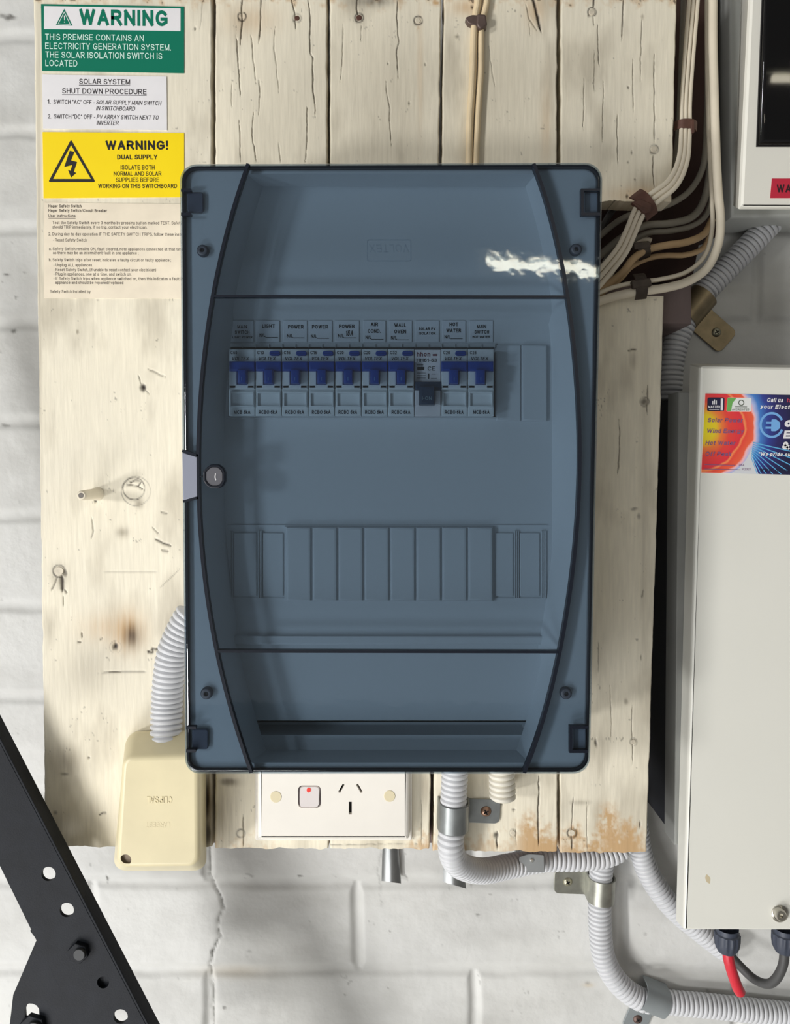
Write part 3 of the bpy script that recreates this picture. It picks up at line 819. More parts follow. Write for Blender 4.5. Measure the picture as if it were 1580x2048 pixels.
# the long lower plank at the other side of the recess
plank('long plank below the cable recess with orange rot along its bottom end', (1121, 1121), (1348, 1293), 592, 1704,
      [(C, [(1239, 838), (1239, 905), (1235, 955)], .9, .7), (C, [(1295, 770), (1295, 830)], 1.0, .7), ('blot', 1289, 803, 7, 8, .75, 0), ('ring', 1289, 803, 9, 1.4, .7), (C, [(1256, 702), (1266, 698), (1276, 700)], 1.4, .8), ('soft', 1266, 722, 10, 24, .4, 2), ('blot', 1268, 1018, 7, 3, .6, 0), ('blot', 1277, 1032, 3, 6, .5, 0),
       (C, [(1198, 1280), (1196, 1345)], .8, .5), (C, [(1220, 1370), (1223, 1440), (1222, 1480)], .8, .45), (C, [(1264, 1410), (1265, 1530)], 1.0, .6), ('ring', 1267, 1484, 7, 1.3, .8), ('blot', 1252, 1403, 5, 6, .55, 2), ('blot', 1282, 1315, 2, 6, .5, 0), ('blot', 1193, 1485, 2.5, 8, .8, 0), (C, [(1288, 1180), (1284, 1196)], 1.4, .6),
       (C, [(1147, 1588), (1144, 1650), (1143, 1700)], 1.0, .7), (C, [(1174, 1605), (1174, 1702)], .8, .45), ('ring', 1144, 1666, 9, 1.8, .9), (C, [(1144, 1676), (1144, 1698)], 1.5, .8), ('blot', 1281, 1650, 2, 7, .7, 0), ('soft', 1160, 1605, 25, 5, .4, 2),
       ('rot', 1245, 1648, 46, 1.0), ('rot', 1210, 1668, 100, 1.0), ('blot', 1216, 1655, 22, 42, .9, 1), ('blot', 1150, 1668, 14, 22, .8, 1), ('soft', 1290, 1000, 10, 500, .25, 2)],
      hidden=None, seed=6, nails=[(1144, 1666, 6, False), (1267, 1484, 5, False)])

# timber behind the planks
mb = MB(); mb.box(100, 568, 1384, 648, BB, -0.004, 0.002)
o = mb.build('timber_batten', TIMBER)
tag(o, 'dark unpainted batten whose sawn end sticks out past the planks under the cables', 'timber')
mb = MB(); mb.box(100, 1490, 1250, 1688, BB, -0.004, 0.002)
o = mb.build('timber_batten', TIMBER)
tag(o, 'unpainted batten hidden behind the bottom of the planks over the power point', 'timber')
mb = MB(); mb.prism(poly([(1120, -120), (1436, -120), (1440, 468), (1400, 480), (1384, 564), (1120, 564)], -0.030), -0.030, -0.0035, 0.001)
o = mb.build('timber_backing', BROWN_TIMBER)
tag(o, 'dark brown timber post in the shadow behind the bundled cables', 'timber')

# ------------------------------------------------------------------ signs on the board
def ang(p0, p1):
    return -math.atan2(p1[1] - p0[1], p1[0] - p0[0])

def sign_green():
    q = [(82, 8), (368, 13), (368, 146), (84, 141)]
    y = BF - 0.0006
    root = thing('warning_sign', W(225, 80, BF), 'green and white WARNING sign topmost on the board, about an electricity generation system', 'sign')
    mb = MB(); mb.prism(poly(q, y), y, BF + 0.0002); mb.build('green_panel', GREEN, root)
    y1 = y - 0.0001
    mb = MB(); mb.prism(poly([(88, 12), (361, 17), (361, 62), (88, 58)], y1), y1, y + 0.00005); pw = mb.build('white_panel', LABELW, root)
    a = ang((88, 30), (361, 34.5))
    y2 = y1 - 0.00005
    mb = MB()
    text(mb, 'WARNING', 159, 50, 335, 32, y2, bold=0.03, rot=a, res=4)
    # triangle with an exclamation mark
    mb.prism(poly([(128.5, 18), (145, 51.5), (112, 50)], y2), y2 - 0.0001, y2, holes=[poly([(128.5, 22.5), (141.5, 49.6), (115, 48.6)], y2)])
    mb.prism(poly([(128.5, 26), (139, 48), (117.5, 47.2)], y2), y2 - 0.0001, y2, holes=[poly([(127.4, 31), (130.2, 31), (129.6, 41), (128, 41)], y2), poly(circle_px(128.8, 44.2, 1.3, 10), y2)])
    mb.build('green_lettering', GREEN, root)
    mb = MB(); y3 = y - 0.00005
    for s, x0, b, x1 in (('THIS PREMISE CONTAINS AN', 90.5, 80, 287.5), ('ELECTRICITY GENERATION SYSTEM.', 90.5, 98, 342), ('THE SOLAR ISOLATION SWITCH IS', 91, 115.5, 324.5), ('LOCATED', 91, 132.5, 155)):
        text(mb, s, x0, b, x1, 12.6, y3, bold=0.004, rot=a * 0.8)
    mb.build('white_lettering', mat('pale_print', (214, 244, 232), 0.4), root)
sign_green()

def sign_shutdown():
    q = [(84, 149), (333, 153), (334, 260), (86, 257)]
    y = BF - 0.0006
    root = thing('procedure_label', W(210, 205, BF), 'white label headed SOLAR SYSTEM SHUT DOWN PROCEDURE between green and yellow signs', 'sign')
    mb = MB(); mb.prism(poly(q, y), y, BF + 0.0002); mb.build('label_sheet', LABELW, root)
    mb = MB(); y1 = y - 0.00005; a = ang((84, 149), (333, 152))
    text(mb, 'SOLAR SYSTEM', 158.5, 168, 260, 10.5, y1, bold=0.004, rot=a); bar(mb, 158, 170.3, 260, 171.3, 1.1, y1)
    text(mb, 'SHUT DOWN PROCEDURE', 124.5, 187, 293, 10.5, y1, bold=0.004, rot=a); bar(mb, 124, 189.5, 293, 191, 1.1, y1)
    text(mb, '1.', 95, 207.5, 101, 8.5, y1, rot=a); text(mb, 'SWITCH \u201cAC\u201d OFF -', 107, 208, 189, 8.5, y1, rot=a)
    text(mb, 'SOLAR SUPPLY MAIN SWITCH', 192, 209, 323, 8.5, y1, shear=0.25, rot=a)
    text(mb, 'IN SWITCHBOARD', 192, 221, 271, 8.5, y1, shear=0.25, rot=a)
    text(mb, '2.', 96, 237, 102, 8.5, y1, rot=a); text(mb, 'SWITCH \u201cDC\u201d OFF -', 108, 237, 190, 8.5, y1, rot=a)
    text(mb, 'PV ARRAY SWITCH NEXT TO', 193, 238, 318, 8.5, y1, shear=0.25, rot=a)
    text(mb, 'INVERTER', 193, 250, 238, 8.5, y1, shear=0.25, rot=a)
    mb.build('lettering', mat('grey_black_print', (62, 58, 62), 0.5), root)
sign_shutdown()

def sign_yellow():
    q = [(85, 264), (368, 266), (368, 394), (87, 396)]
    y = BF - 0.0006
    root = thing('warning_sign', W(225, 330, BF), 'yellow WARNING DUAL SUPPLY sign with a lightning bolt triangle', 'sign')
    mb = MB(); mb.prism(poly(q, y), y, BF + 0.0002); mb.build('yellow_panel', YELLOW, root)
    y1 = y - 0.00005; mb = MB()
    mb.prism(poly(round_px([(142, 279), (191, 364), (96.5, 364)], 4, 4), y1), y1 - 0.0001, y1, holes=[poly([(142, 290), (182, 358), (106, 358)], y1)])
    mb.build('warning_triangle', BLACK, root)
    mb = MB()
    mb.prism(poly([(139.5, 301.5), (149, 303.5), (142, 321), (154, 324), (147.5, 344), (152.5, 346), (142, 355), (136, 340), (141, 342), (144.5, 330), (128.5, 334)], y1), y1 - 0.0001, y1)
    mb.build('lightning_bolt', BLACK, root)
    mb = MB()
    text(mb, 'WARNING!', 211.5, 299.5, 336, 18, y1, bold=0.03, res=4)
    text(mb, 'DUAL SUPPLY', 234.5, 319, 314.5, 9.5, y1, bold=0.02)
    for s, x0, b, x1 in (('ISOLATE BOTH', 241.5, 339.3, 309), ('NORMAL AND SOLAR', 227.5, 351.8, 322.5), ('SUPPLIES BEFORE', 232, 364, 318), ('WORKING ON THIS SWITCHBOARD', 196.5, 376.4, 354)):
        text(mb, s, x0, b, x1, 8.8, y1, bold=0.004)
    mb.build('lettering', BLACK, root)
sign_yellow()

def sheet():
    q = [(89, 405), (372, 408), (374, 597), (88, 596)]
    y = BF - 0.0004
    root = thing('instruction_sheet', W(225, 500, BF), 'faded paper of safety switch user instructions stuck below the yellow sign', 'sign')
    mb = MB(); mb.prism(poly(q, y), y, BF + 0.0002); mb.build('paper_sheet', PAPER, root)
    y1 = y - 0.00004; mb = MB()
    rows = [('Hager Safety Switch', 97, 415, 163, .02), ('Hager Safety Switch/Circuit Breaker', 97, 424, 214, .02), ('User instructions', 97, 434.5, 151, .012),
            ('Test the Safety Switch every 3 months by pressing button marked TEST. Safety', 105, 448.3, 364, 0), ('should TRIP immediately. If no trip, contact your electrician.', 105, 457, 294, 0),
            ('2. During day to day operation IF THE SAFETY SWITCH TRIPS, follow these instr', 97, 471, 364, 0), ('- Reset Safety Switch', 106, 483, 173.5, 0),
            ('a. Safety Switch remains ON, fault cleared, note appliances connected at that time', 98, 500.5, 366, 0), ('as there may be an intermittent fault in one appliance ;', 106, 508.5, 277, 0),
            ('b. Safety Switch trips after reset, indicates a faulty circuit or faulty appliance ;', 98, 522.5, 342, 0), ('- Unplug ALL appliances', 107, 533, 184, 0),
            ('- Reset Safety Switch, (if unable to reset contact your electrician)', 107, 542.3, 312, 0), ('- Plug in appliances, one at a time, and switch on.', 107, 551, 263, 0),
            ('- If Safety Switch trips when appliance switched on, then this indicates a fault in', 107, 559.8, 366, 0), ('appliance and should be repaired/replaced', 111, 568, 246.5, 0), ('Safety Switch Installed by', 100, 586, 181, 0)]
    for s, x0, b, x1, bo in rows:
        text(mb, s, x0, b, x1, 6.0, y1, bold=bo, res=2, thick=0.00006, rot=-0.003)
    bar(mb, 97, 436.5, 151, 436.8, .8, y1)
    mb.build('lettering', INK, root)
sheet()

# ------------------------------------------------------------------ switchboard enclosure
LB, LF = -0.183, -0.190        # back edge and front of the lid
ARC_L = [(497, 327), (484, 357), (471, 400), (453.5, 461), (436, 540), (426, 590), (418.6, 630), (408, 697), (400.5, 780), (397, 850), (396, 910), (397, 997), (401, 1076), (408, 1152), (418.6, 1225), (430, 1293), (436, 1321), (455, 1396), (474, 1460), (502, 1546)]
ARC_R = [(1067, 327), (1086, 374), (1103, 435), (1118, 499), (1128, 543), (1134, 589), (1142, 645), (1150, 697), (1156, 780), (1159, 850), (1160, 910), (1159, 980), (1157, 1020), (1147, 1114), (1138, 1207), (1119, 1303), (1117, 1324), (1103, 1382), (1084, 1444), (1067, 1499), (1049, 1546)]
def arcx(arc, py):
    ys = [p[1] for p in arc]; xs = [p[0] for p in arc]
    return float(np.interp(py, ys, xs))
def smooth_arc(arc):
    ys = np.linspace(arc[0][1], arc[-1][1], 60)
    px = np.polyfit([p[1] for p in arc], [p[0] for p in arc], 6)
    return [(float(np.polyval(px, y)), float(y)) for y in ys]
ARC_L, ARC_R = smooth_arc(ARC_L), smooth_arc(ARC_R)
ENC = thing('switchboard_enclosure', W(785, 950, BF), 'grey wall switchboard box with a smoky blue see-through lid', 'switchboard')
LIDC = round_px([(357, 325), (1208, 322), (1182, 1551), (368, 1551)], [34, 36, 34, 30], 9)
lid_loop = poly(LIDC, LF)
def enclosure():
    # base tray: outer wall with a rim, open in the middle
    base = inset(lid_loop, 0.0016)
    rim_y = -0.1835
    top, bot = 338, 1534
    hole_px = [p for p in ARC_L if top < p[1] < bot] + [p for p in reversed(ARC_R) if top < p[1] < bot]
    hole_px = [(p[0] + (4 if p[0] < 790 else -4), p[1]) for p in hole_px]
    hole = poly(hole_px, rim_y)
    mb = MB(); mb.prism(base, rim_y, BF - 0.0002, 0.002, holes=[hole])
    mb.build('back_box', ENCL, ENC)
    # inner panel with sloping flanks and a slot for the breakers
    ye = -0.160
    def inner(py, side):
        return arcx(ARC_L, py) + (46 if py < 640 or py > 1250 else 52) if side < 0 else arcx(ARC_R, py) - (34 if py < 640 or py > 1300 else 46)
    ysL = np.linspace(350, 1518, 48)
    fl = [(max(inner(y, -1), 440), y) for y in ysL] + [(min(inner(y, 1), 1104), y) for y in ysL[::-1]]
    front = poly(fl, ye)
    outer_px = [(arcx(ARC_L, y) + 5, y) for i, y in enumerate(ysL)] + [(arcx(ARC_R, y) - 5, y) for y in ysL[::-1]]
    outer_px[0] = (outer_px[0][0], 339); outer_px[47] = (outer_px[47][0], 1532); outer_px[48] = (outer_px[48][0], 1532); outer_px[-1] = (outer_px[-1][0], 339)
    outer = poly(outer_px, -0.1830)
    slot = quad(457, 692, 991, 834, ye); slot2 = rrect(478, 1441, 1058, 1470, 4, ye, 3)
    mb = MB()
    mb.cap([front, slot, slot2], ye)
    mb.rings([[(p[0], -0.1830, p[1]) for p in outer], [(p[0], ye, p[1]) for p in front]])
    for s, d in ((slot, 0.02), (slot2, 0.022)):
        mb.rings([[(p[0], ye, p[1]) for p in s], [(p[0], ye + d, p[1]) for p in s]]); mb.cap([s], ye + d)
    esc = mb.build('inner_panel', ENCL, ENC, angle=25)
    # step under the door and ledge lines
    mb = MB(); mb.box(452, 1272, 1106, 1290, ye - 0.003, ye, 0.0012); mb.build('panel_ledge', ENCL, ENC)
    # blanks right of the breakers
    mb = MB(); mb.box(993, 690, 1041, 842, ye - 0.0015, ye, 0.0006); mb.box(1044, 690, 1094, 842, ye - 0.003, ye, 0.0012); mb.build('blank_cover', ENCL, ENC)
    mb = MB(); mb.box(456, 686, 993, 694, ye - 0.001, ye, 0.0004); mb.box(456, 834, 993, 838, ye - 0.001, ye, 0.0003)
    for k in range(21): mb.box(457 + k * 26.6, 688, 458.2 + k * 26.6, 695, ye - 0.002, ye)
    mb.build('slot_rim', ENCL, ENC)
    # lower row: knock-out blanks, ribs and a strip of eight fillers
    mb = MB()
    for x0, x1 in ((468, 513), (526, 566), (991, 1026), (1040, 1079)): mb.box(x0, 1066, x1, 1192, ye - 0.0012, ye, 0.0005)
    for x in (460, 464, 516, 519.5, 523, 1029, 1032.5, 1036, 1083, 1087, 1090.5): mb.box(x, 1062, x + 1.6, 1196, ye - 0.0014, ye)
    mb.box(456, 1196, 1094, 1198.5, ye - 0.0008, ye); mb.box(456, 1050, 1094, 1052, ye - 0.0008, ye)
    mb.build('knockout_panel', ENCL, ENC)
    mb = MB(); yb = ye - 0.0022
    mb.box(569, 1053, 987, 1203, yb, ye, 0.0006)
    xs = [570, 622, 674, 726, 778, 830, 882, 934, 986]
    for i in range(8): mb.box(xs[i] + 2.5, 1055, xs[i + 1] - 1.0, 1202, yb - 0.0024, yb, 0.0014)
    mb.build('filler_strip', ENCL, ENC)
    # screws seen through the lid wings
    for cx, cy in ((404, 500), (1153, 498), (412, 1388), (1133, 1388)):
        mb = MB(); mb.prism(disc(cx, cy, 12, rim_y - 0.004), rim_y - 0.004, rim_y, 0.0015, holes=[disc(cx, cy, 5, rim_y - 0.004, 6)])
        mb.build('lid_screw', mat('dark_screw', (70, 74, 84), 0.5), ENC)
    # lid shell with a hole for the door
    door_px = [p for p in ARC_L if 594 < p[1] < 1303]; door_r = [p for p in ARC_R if 594 < p[1] < 1303]
    door_px = [(arcx(ARC_L, 593), 593)] + door_px + [(arcx(ARC_L, 1304), 1304)] + [(arcx(ARC_R, 1304), 1304)] + door_r[::-1] + [(arcx(ARC_R, 593), 593)]
    dl = poly(door_px, LF)
    mb = MB()
    b = 0.0035; rows = []
    for k in range(5):
        a = math.pi / 2 * k / 4
        rows.append((inset(lid_loop, b * (1 - math.sin(a))), LF + b * (1 - math.cos(a))))
    mb.cap([rows[0][0], dl], LF)
    rows.append((lid_loop, LB)); inn = inset(lid_loop, 0.0012)
    rows.append((inn, LB)); rows.append((inn, LF + 0.0028))
    mb.rings([[(p[0], y, p[1]) for p in l] for l, y in rows])
    mb.cap([inn, dl], LF + 0.0028)
    mb.rings([[(p[0], LF, p[1]) for p in dl], [(p[0], LF + 0.0028, p[1]) for p in dl]])
    lidf = mb.build('lid_frame', LID, ENC, angle=50)
    # door, a little proud
    mb = MB(); dd = inset(dl, 0.0006)
    mb.prism(dd, LF - 0.0006, LF + 0.0022, 0.0006)
    door = mb.build('lid_door', LID, ENC)
    # dark joints
    def strip(pts, w, name, par):
        mb = MB(); L = []; R = []
        for i, p in enumerate(pts):
            a = Vector(pts[max(0, i - 1)]); c = Vector(pts[min(len(pts) - 1, i + 1)]); t = (c - a).normalized(); n = Vector((-t.y, t.x)) * w / 2
            L.append(tuple(Vector(p) + n)); R.append(tuple(Vector(p) - n))
        mb.prism(poly(L + R[::-1], LF - 0.0009), LF - 0.0009, LF + 0.004)
        return mb.build(name, SEAM, par)
    strip(ARC_L, 6.5, 'lid_joint', ENC); strip(ARC_R, 7.0, 'lid_joint', ENC)
    strip([(arcx(ARC_L, 592) + 3, 592), (arcx(ARC_R, 592) - 3, 593)], 4.6, 'lid_joint', ENC)
    strip([(arcx(ARC_L, 1303) + 3, 1303), (arcx(ARC_R, 1304) - 3, 1304.5)], 4.8, 'lid_joint', ENC)
    # rim of the lid, seen edge on, is the darkest part
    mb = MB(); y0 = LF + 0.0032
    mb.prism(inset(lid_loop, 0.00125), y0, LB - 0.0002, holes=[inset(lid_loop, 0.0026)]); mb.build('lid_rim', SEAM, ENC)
    # finger tab and latch button at the middle of the hinge-free side
    mb = MB(); mb.prism(poly([(364, 905), (394, 914), (394.5, 993), (366, 1001)], LF - 0.001), LF - 0.001, LF + 0.001, 0.0005)
    tb = mb.build('finger_tab', mat('painted_sheen_tab', (148, 152, 168), 0.35), ENC)  # paler colour paints in the light reflecting off the catch
    strip([(364, 901.5), (396, 911.5)], 5, 'tab_joint', tb); strip([(366, 1003), (396, 995.5)], 5, 'tab_joint', tb)
    oc = [(415, 933), (421, 929), (437, 929), (446, 936), (450, 945), (450, 963), (445, 972), (436, 977), (422, 977), (412, 971), (406, 961), (406, 942)]
    ic = [(428 + (x - 428) * .80, 953 + (y - 953) * .80) for x, y in oc]
    mb = MB(); mb.prism(poly(oc, LF - 0.002), LF - 0.002, LF + 0.003, 0.0006, holes=[poly(ic, LF - 0.002)])
    lt = mb.build('door_latch', SEAM, ENC)
    ic2 = [(428 + (x - 428) * .79, 953 + (y - 953) * .79) for x, y in oc]
    mb = MB(); mb.prism(poly(ic2, LF - 0.0014), LF - 0.0014, LF + 0.002, 0.0005)
    mb.build('latch_button', mat('latch_grey', (98, 98, 104), 0.35), lt)
    mb = MB(); mb.prism(poly([(430.5, 946), (432, 947), (431, 954), (432.5, 960), (431, 961), (429, 954)], LF - 0.0015), LF - 0.00155, LF - 0.0013); mb.build('latch_mark', LABELW, lt)
    strip([(398, 953), (406, 953)], 2.5, 'latch_joint', lt)
    # corner clips
    for cy, ch in ((404, 'u'), (1479, 'l')):
        xl = 362 if ch == 'u' else 372
        h = 24 if ch == 'u' else 23
        mb = MB()
        for s in (-1, 1): mb.prism(poly(round_px([(xl, cy + s * h - 3), (xl + 20, cy + s * h - 3), (xl + 20, cy + s * h + 3), (xl, cy + s * h + 3)], [0, 2, 2, 0], 3), LF - 0.0006), LF - 0.0006, LF + 0.003)
        cl = mb.build('lid_clip', SEAM, ENC)
        mb = MB(); yy = LF + 0.0035
        mb.prism(poly(round_px([(xl + 12, cy - 20), (xl + 44, cy - 20), (xl + 44, cy + 20), (xl + 12, cy + 20)], 5, 4), yy), yy, yy + 0.002, 0.0006)
        mb.build('clip_plate', mat('clip_grey', (96, 98, 112), 0.4), cl)
        xr = 1200 if ch == 'u' else 1176
        x0 = 1162 if ch == 'u' else 1139
        mb = MB(); o2 = [(x0, cy - 27), (xr, cy - 27), (xr, cy - 22), (x0 + 6, cy - 22), (x0 + 6, cy + 21), (xr, cy + 21), (xr, cy + 27), (x0, cy + 27)]
        mb.prism(poly(o2, LF - 0.0006), LF - 0.0006, LF + 0.003); cl = mb.build('lid_clip', SEAM, ENC)
        mb = MB(); mb.box(x0 + 7, cy - 21, xr - 4, cy + 20, LF + 0.0035, LF + 0.0055, 0.001); mb.build('clip_plate', mat('clip_pale', (150, 154, 164), 0.3), cl)
    # raised maker's mark, upside down, and its frame
    mb = MB(); text(mb, 'VOLTEX', 740, 505, 817, 16, LF, flip=True, shear=-0.12, thick=0.0004, bold=0.01)
    mb.prism(poly(round_px([(734, 479), (823, 479), (823, 523), (734, 523)], 4, 3), LF), LF - 0.0003, LF, holes=[poly(round_px([(736, 481), (821, 481), (821, 521), (736, 521)], 3, 3), LF)])
    mb.build('raised_mark', LIDE, ENC)
enclosure()

# printed circuit labels above the breakers
YE = -0.160
def circuit_labels():
    data = [((460, 507), [('MAIN', 475, 494, 657, 7), ('SWITCH', 470, 499, 668, 7), ('LIGHT POWER', 465, 505, 676.5, 4.5)], None),
            ((512, 559), [('LIGHT', 524.5, 549.5, 656, 7.5)], (519, 556, 674)),
            ((567, 614), [('POWER', 576, 607, 657.5, 7.5)], (574, 609, 675)),
            ((618, 664), [('POWER', 624, 656, 657.5, 7.5)], (622, 658, 676)),
            ((670, 718), [('POWER', 678, 709, 656.5, 7.5)], (676, 712, 675)),
            ((727, 771), [('AIR', 741.5, 756, 652.5, 7.5), ('COND.', 735.5, 761, 666, 7.5)], (731, 767, 678)),
            ((778, 824), [('WALL', 788.5, 812, 654, 7.5), ('OVEN', 788.5, 812, 667, 7.5)], (782, 818, 679)),
            ((831, 878), [('SOLAR PV', 837, 871, 660.5, 5.5), ('ISOLATOR', 837, 871, 669.5, 5.5)], None),
            ((885, 931), [('HOT', 899, 916, 652.5, 7.5), ('WATER', 892.5, 922, 665, 7.5)], (889, 925, 677)),
            ((939, 986), [('MAIN', 954, 972, 656.5, 7), ('SWITCH', 949, 978, 667.5, 7), ('HOT WATER', 945, 980, 676, 4.5)], None)]
    for (x0, x1), rows, nl in data:
        mb = MB(); y = YE - 0.0008
        mb.box(x0, 641, x1, 684, y, YE, 0.0003)
        lb = mb.build('circuit_label', mat('label_plastic', (214, 216, 220), 0.5), ENC)
        mb = MB(); y1 = y - 0.00005
        for s, a, b, base, cap in rows: text(mb, s, a, base, b, cap, y1, bold=0.025)
        mb.build('lettering', BLACK, lb); mb = MB()
        if nl:
            text(mb, 'N/L', nl[0], nl[2], nl[0] + 12, 7, y1, bold=0.015)
            bar(mb, nl[0] + 12, nl[2] + .6, nl[1], nl[2] + .6, 1.1, y1)
        if x0 == 670:
            text(mb, '15A', 691, 672, 707, 11, y1, bold=0.02, shear=0.2)
        if mb.v: mb.build('rating_line', BLACK, lb)
circuit_labels()

# circuit breakers, one thing each
def breaker(i, kind, rating, label):
    x0 = 457.3 + 53.15 * i; x1 = x0 + 52.2
    yf = -0.171
    root = thing('circuit_breaker', W((x0 + x1) / 2, 765, YE), label, 'circuit breaker', 'circuit breakers in the upper row')
    if kind != 'solar':
        mb = MB()
        mb.box(x0, 698, x1, 832, yf, YE + 0.015, 0.0008)
        mb.box(x0 + .5, 742, x0 + 16, 778, yf - 0.004, yf, 0.0008); mb.box(x0 + 36, 742, x1 - .5, 778, yf - 0.004, yf, 0.0008); mb.box(x0 + .5, 769, x1 - .5, 779, yf - 0.004, yf, 0.0008)
        mb.build('body', BRK, root)
        mb = MB()   # raised window frame over the terminals
        a = quad(x0 + 2.5, 783, x1 - 2, 814, yf - 0.0016); h = quad(x0 + 5, 786.5, x1 - 4.5, 812, yf - 0.0016)
        mb.prism(a, yf - 0.0016, yf, 0.0004, holes=[h]); mb.build('terminal_window', BRK, root)
        mb = MB(); mb.box(x0 + .4, 722, x1 - .4, 742, yf - 0.006, yf, 0.0012); mb.box(x0 + 17, 738, x0 + 35, 767, yf - 0.010, yf, 0.0015)
        tg = mb.build('toggle', BLUE, root)
        mb = MB(); bar(mb, x0 + 26, 754, x0 + 26, 761, 1.4, yf - 0.0101); mb.build('toggle_mark', mat('pale_blue_print', (80, 130, 190), 0.5), tg)
        if kind == 'rcbo':
            mb = MB(); mb.prism(poly(round_px([(x0 + 28, 701.5), (x0 + 50, 701.5), (x0 + 50, 711.5), (x0 + 28, 711.5)], 5, 4), yf - 0.0015), yf - 0.0015, yf, 0.0005)
            mb.build('test_button', BLUE, root)
        mb = MB(); y = yf - 0.00005
        text(mb, rating, x0 + 4, 708.5, x0 + 17, 6.5, y, bold=0.01)
        text(mb, 'VOLTEX', x0 + 6, 721, x0 + 41, 7.5, y, shear=0.2, bold=0.01)
        mb.build('lettering', mat('breaker_print', (24, 28, 44), 0.5), root); mb = MB()
        text(mb, 'MCB 6kA' if kind == 'mcb' else 'RCBO 6kA', x0 + (11 if kind == 'mcb' else 7), 828, x1 - (9 if kind == 'mcb' else 8), 7.5, y, bold=0.014)
        mb.build('rating_lettering', mat('breaker_print', (24, 28, 44), 0.5), root)
    else:
        mb = MB(); mb.box(x0, 699, x1, 832, yf, YE + 0.015, 0.0006)
        mb.box(x0 + .5, 780, x0 + 9, 810, yf - 0.003, yf, 0.0006); mb.box(x0 + 41, 780, x1 - .5, 810, yf - 0.003, yf, 0.0006)
        mb.build('body', mat('pinkish_breaker_plastic', (226, 220, 220), 0.45), root)
        mb = MB(); mb.box(x0 + .4, 763, x1 + 1, 780, yf - 0.004, yf, 0.001); mb.box(x0 + 10, 772, x0 + 40, 809, yf - 0.009, yf, 0.0015)
        tg = mb.build('toggle', DKBLUE, root)
        mb = MB(); text(mb, 'I-ON', x0 + 15, 800, x0 + 34, 7, yf - 0.0091, bold=0.01); mb.build('toggle_lettering', mat('grey_print', (120, 140, 150), 0.5), tg)
        mb = MB(); y = yf - 0.00005
        text(mb, 'hhon', x0 + 4, 713, x0 + 31, 9, y, bold=0.02); bar(mb, x0 + 36, 710, x0 + 45, 710, 4, y)
        mb.build('maker_lettering', mat('dull_red_print', (120, 70, 80), 0.5), root)
        mb = MB()
        text(mb, 'HH61-63', x0 + 4, 724, x0 + 44, 7, y, bold=0.01); text(mb, 'CE', x0 + 26, 741, x0 + 41, 8, y, bold=0.0)
        bar(mb, x0 + 5, 737, x0 + 19, 737, 6, y); bar(mb, x0 + 4, 730, x0 + 17, 730, 1.2, y); bar(mb, x0 + 28, 747, x0 + 28, 758, 1.8, y)
        for yy in (746, 751, 756): bar(mb, x0 + 4, yy, x0 + 22, yy, .9, y)
        bar(mb, x0 + 34, 748, x0 + 42, 748, .9, y); bar(mb, x0 + 32, 757, x0 + 44, 757, .9, y)
        mb.build('lettering', BLACK, root)
BR = [('mcb', 'C60', 'first blue-toggle breaker under the MAIN SWITCH LIGHT POWER label, marked MCB 6kA'),
      ('rcbo', 'C10', 'blue-toggle breaker under the LIGHT circuit label, marked C10'),
      ('rcbo', 'C16', 'blue-toggle breaker under the first POWER label, next to the LIGHT breaker'),
      ('rcbo', 'C16', 'blue-toggle breaker under the middle one of three POWER labels'),
      ('rcbo', 'C20', 'blue-toggle breaker under the POWER label with 15A written by hand'),
      ('rcbo', 'C20', 'blue-toggle breaker under the AIR COND. label'),
      ('rcbo', 'C32', 'blue-toggle breaker under the WALL OVEN label'),
      ('solar', '', 'odd breaker with a low dark I-ON toggle under the SOLAR PV ISOLATOR label'),
      ('rcbo', 'C20', 'blue-toggle breaker under the HOT WATER label with an N/L line'),
      ('mcb', 'C25', 'last blue-toggle breaker under the MAIN SWITCH HOT WATER label')]
for i, (k, r, l) in enumerate(BR): breaker(i, k, r, l)

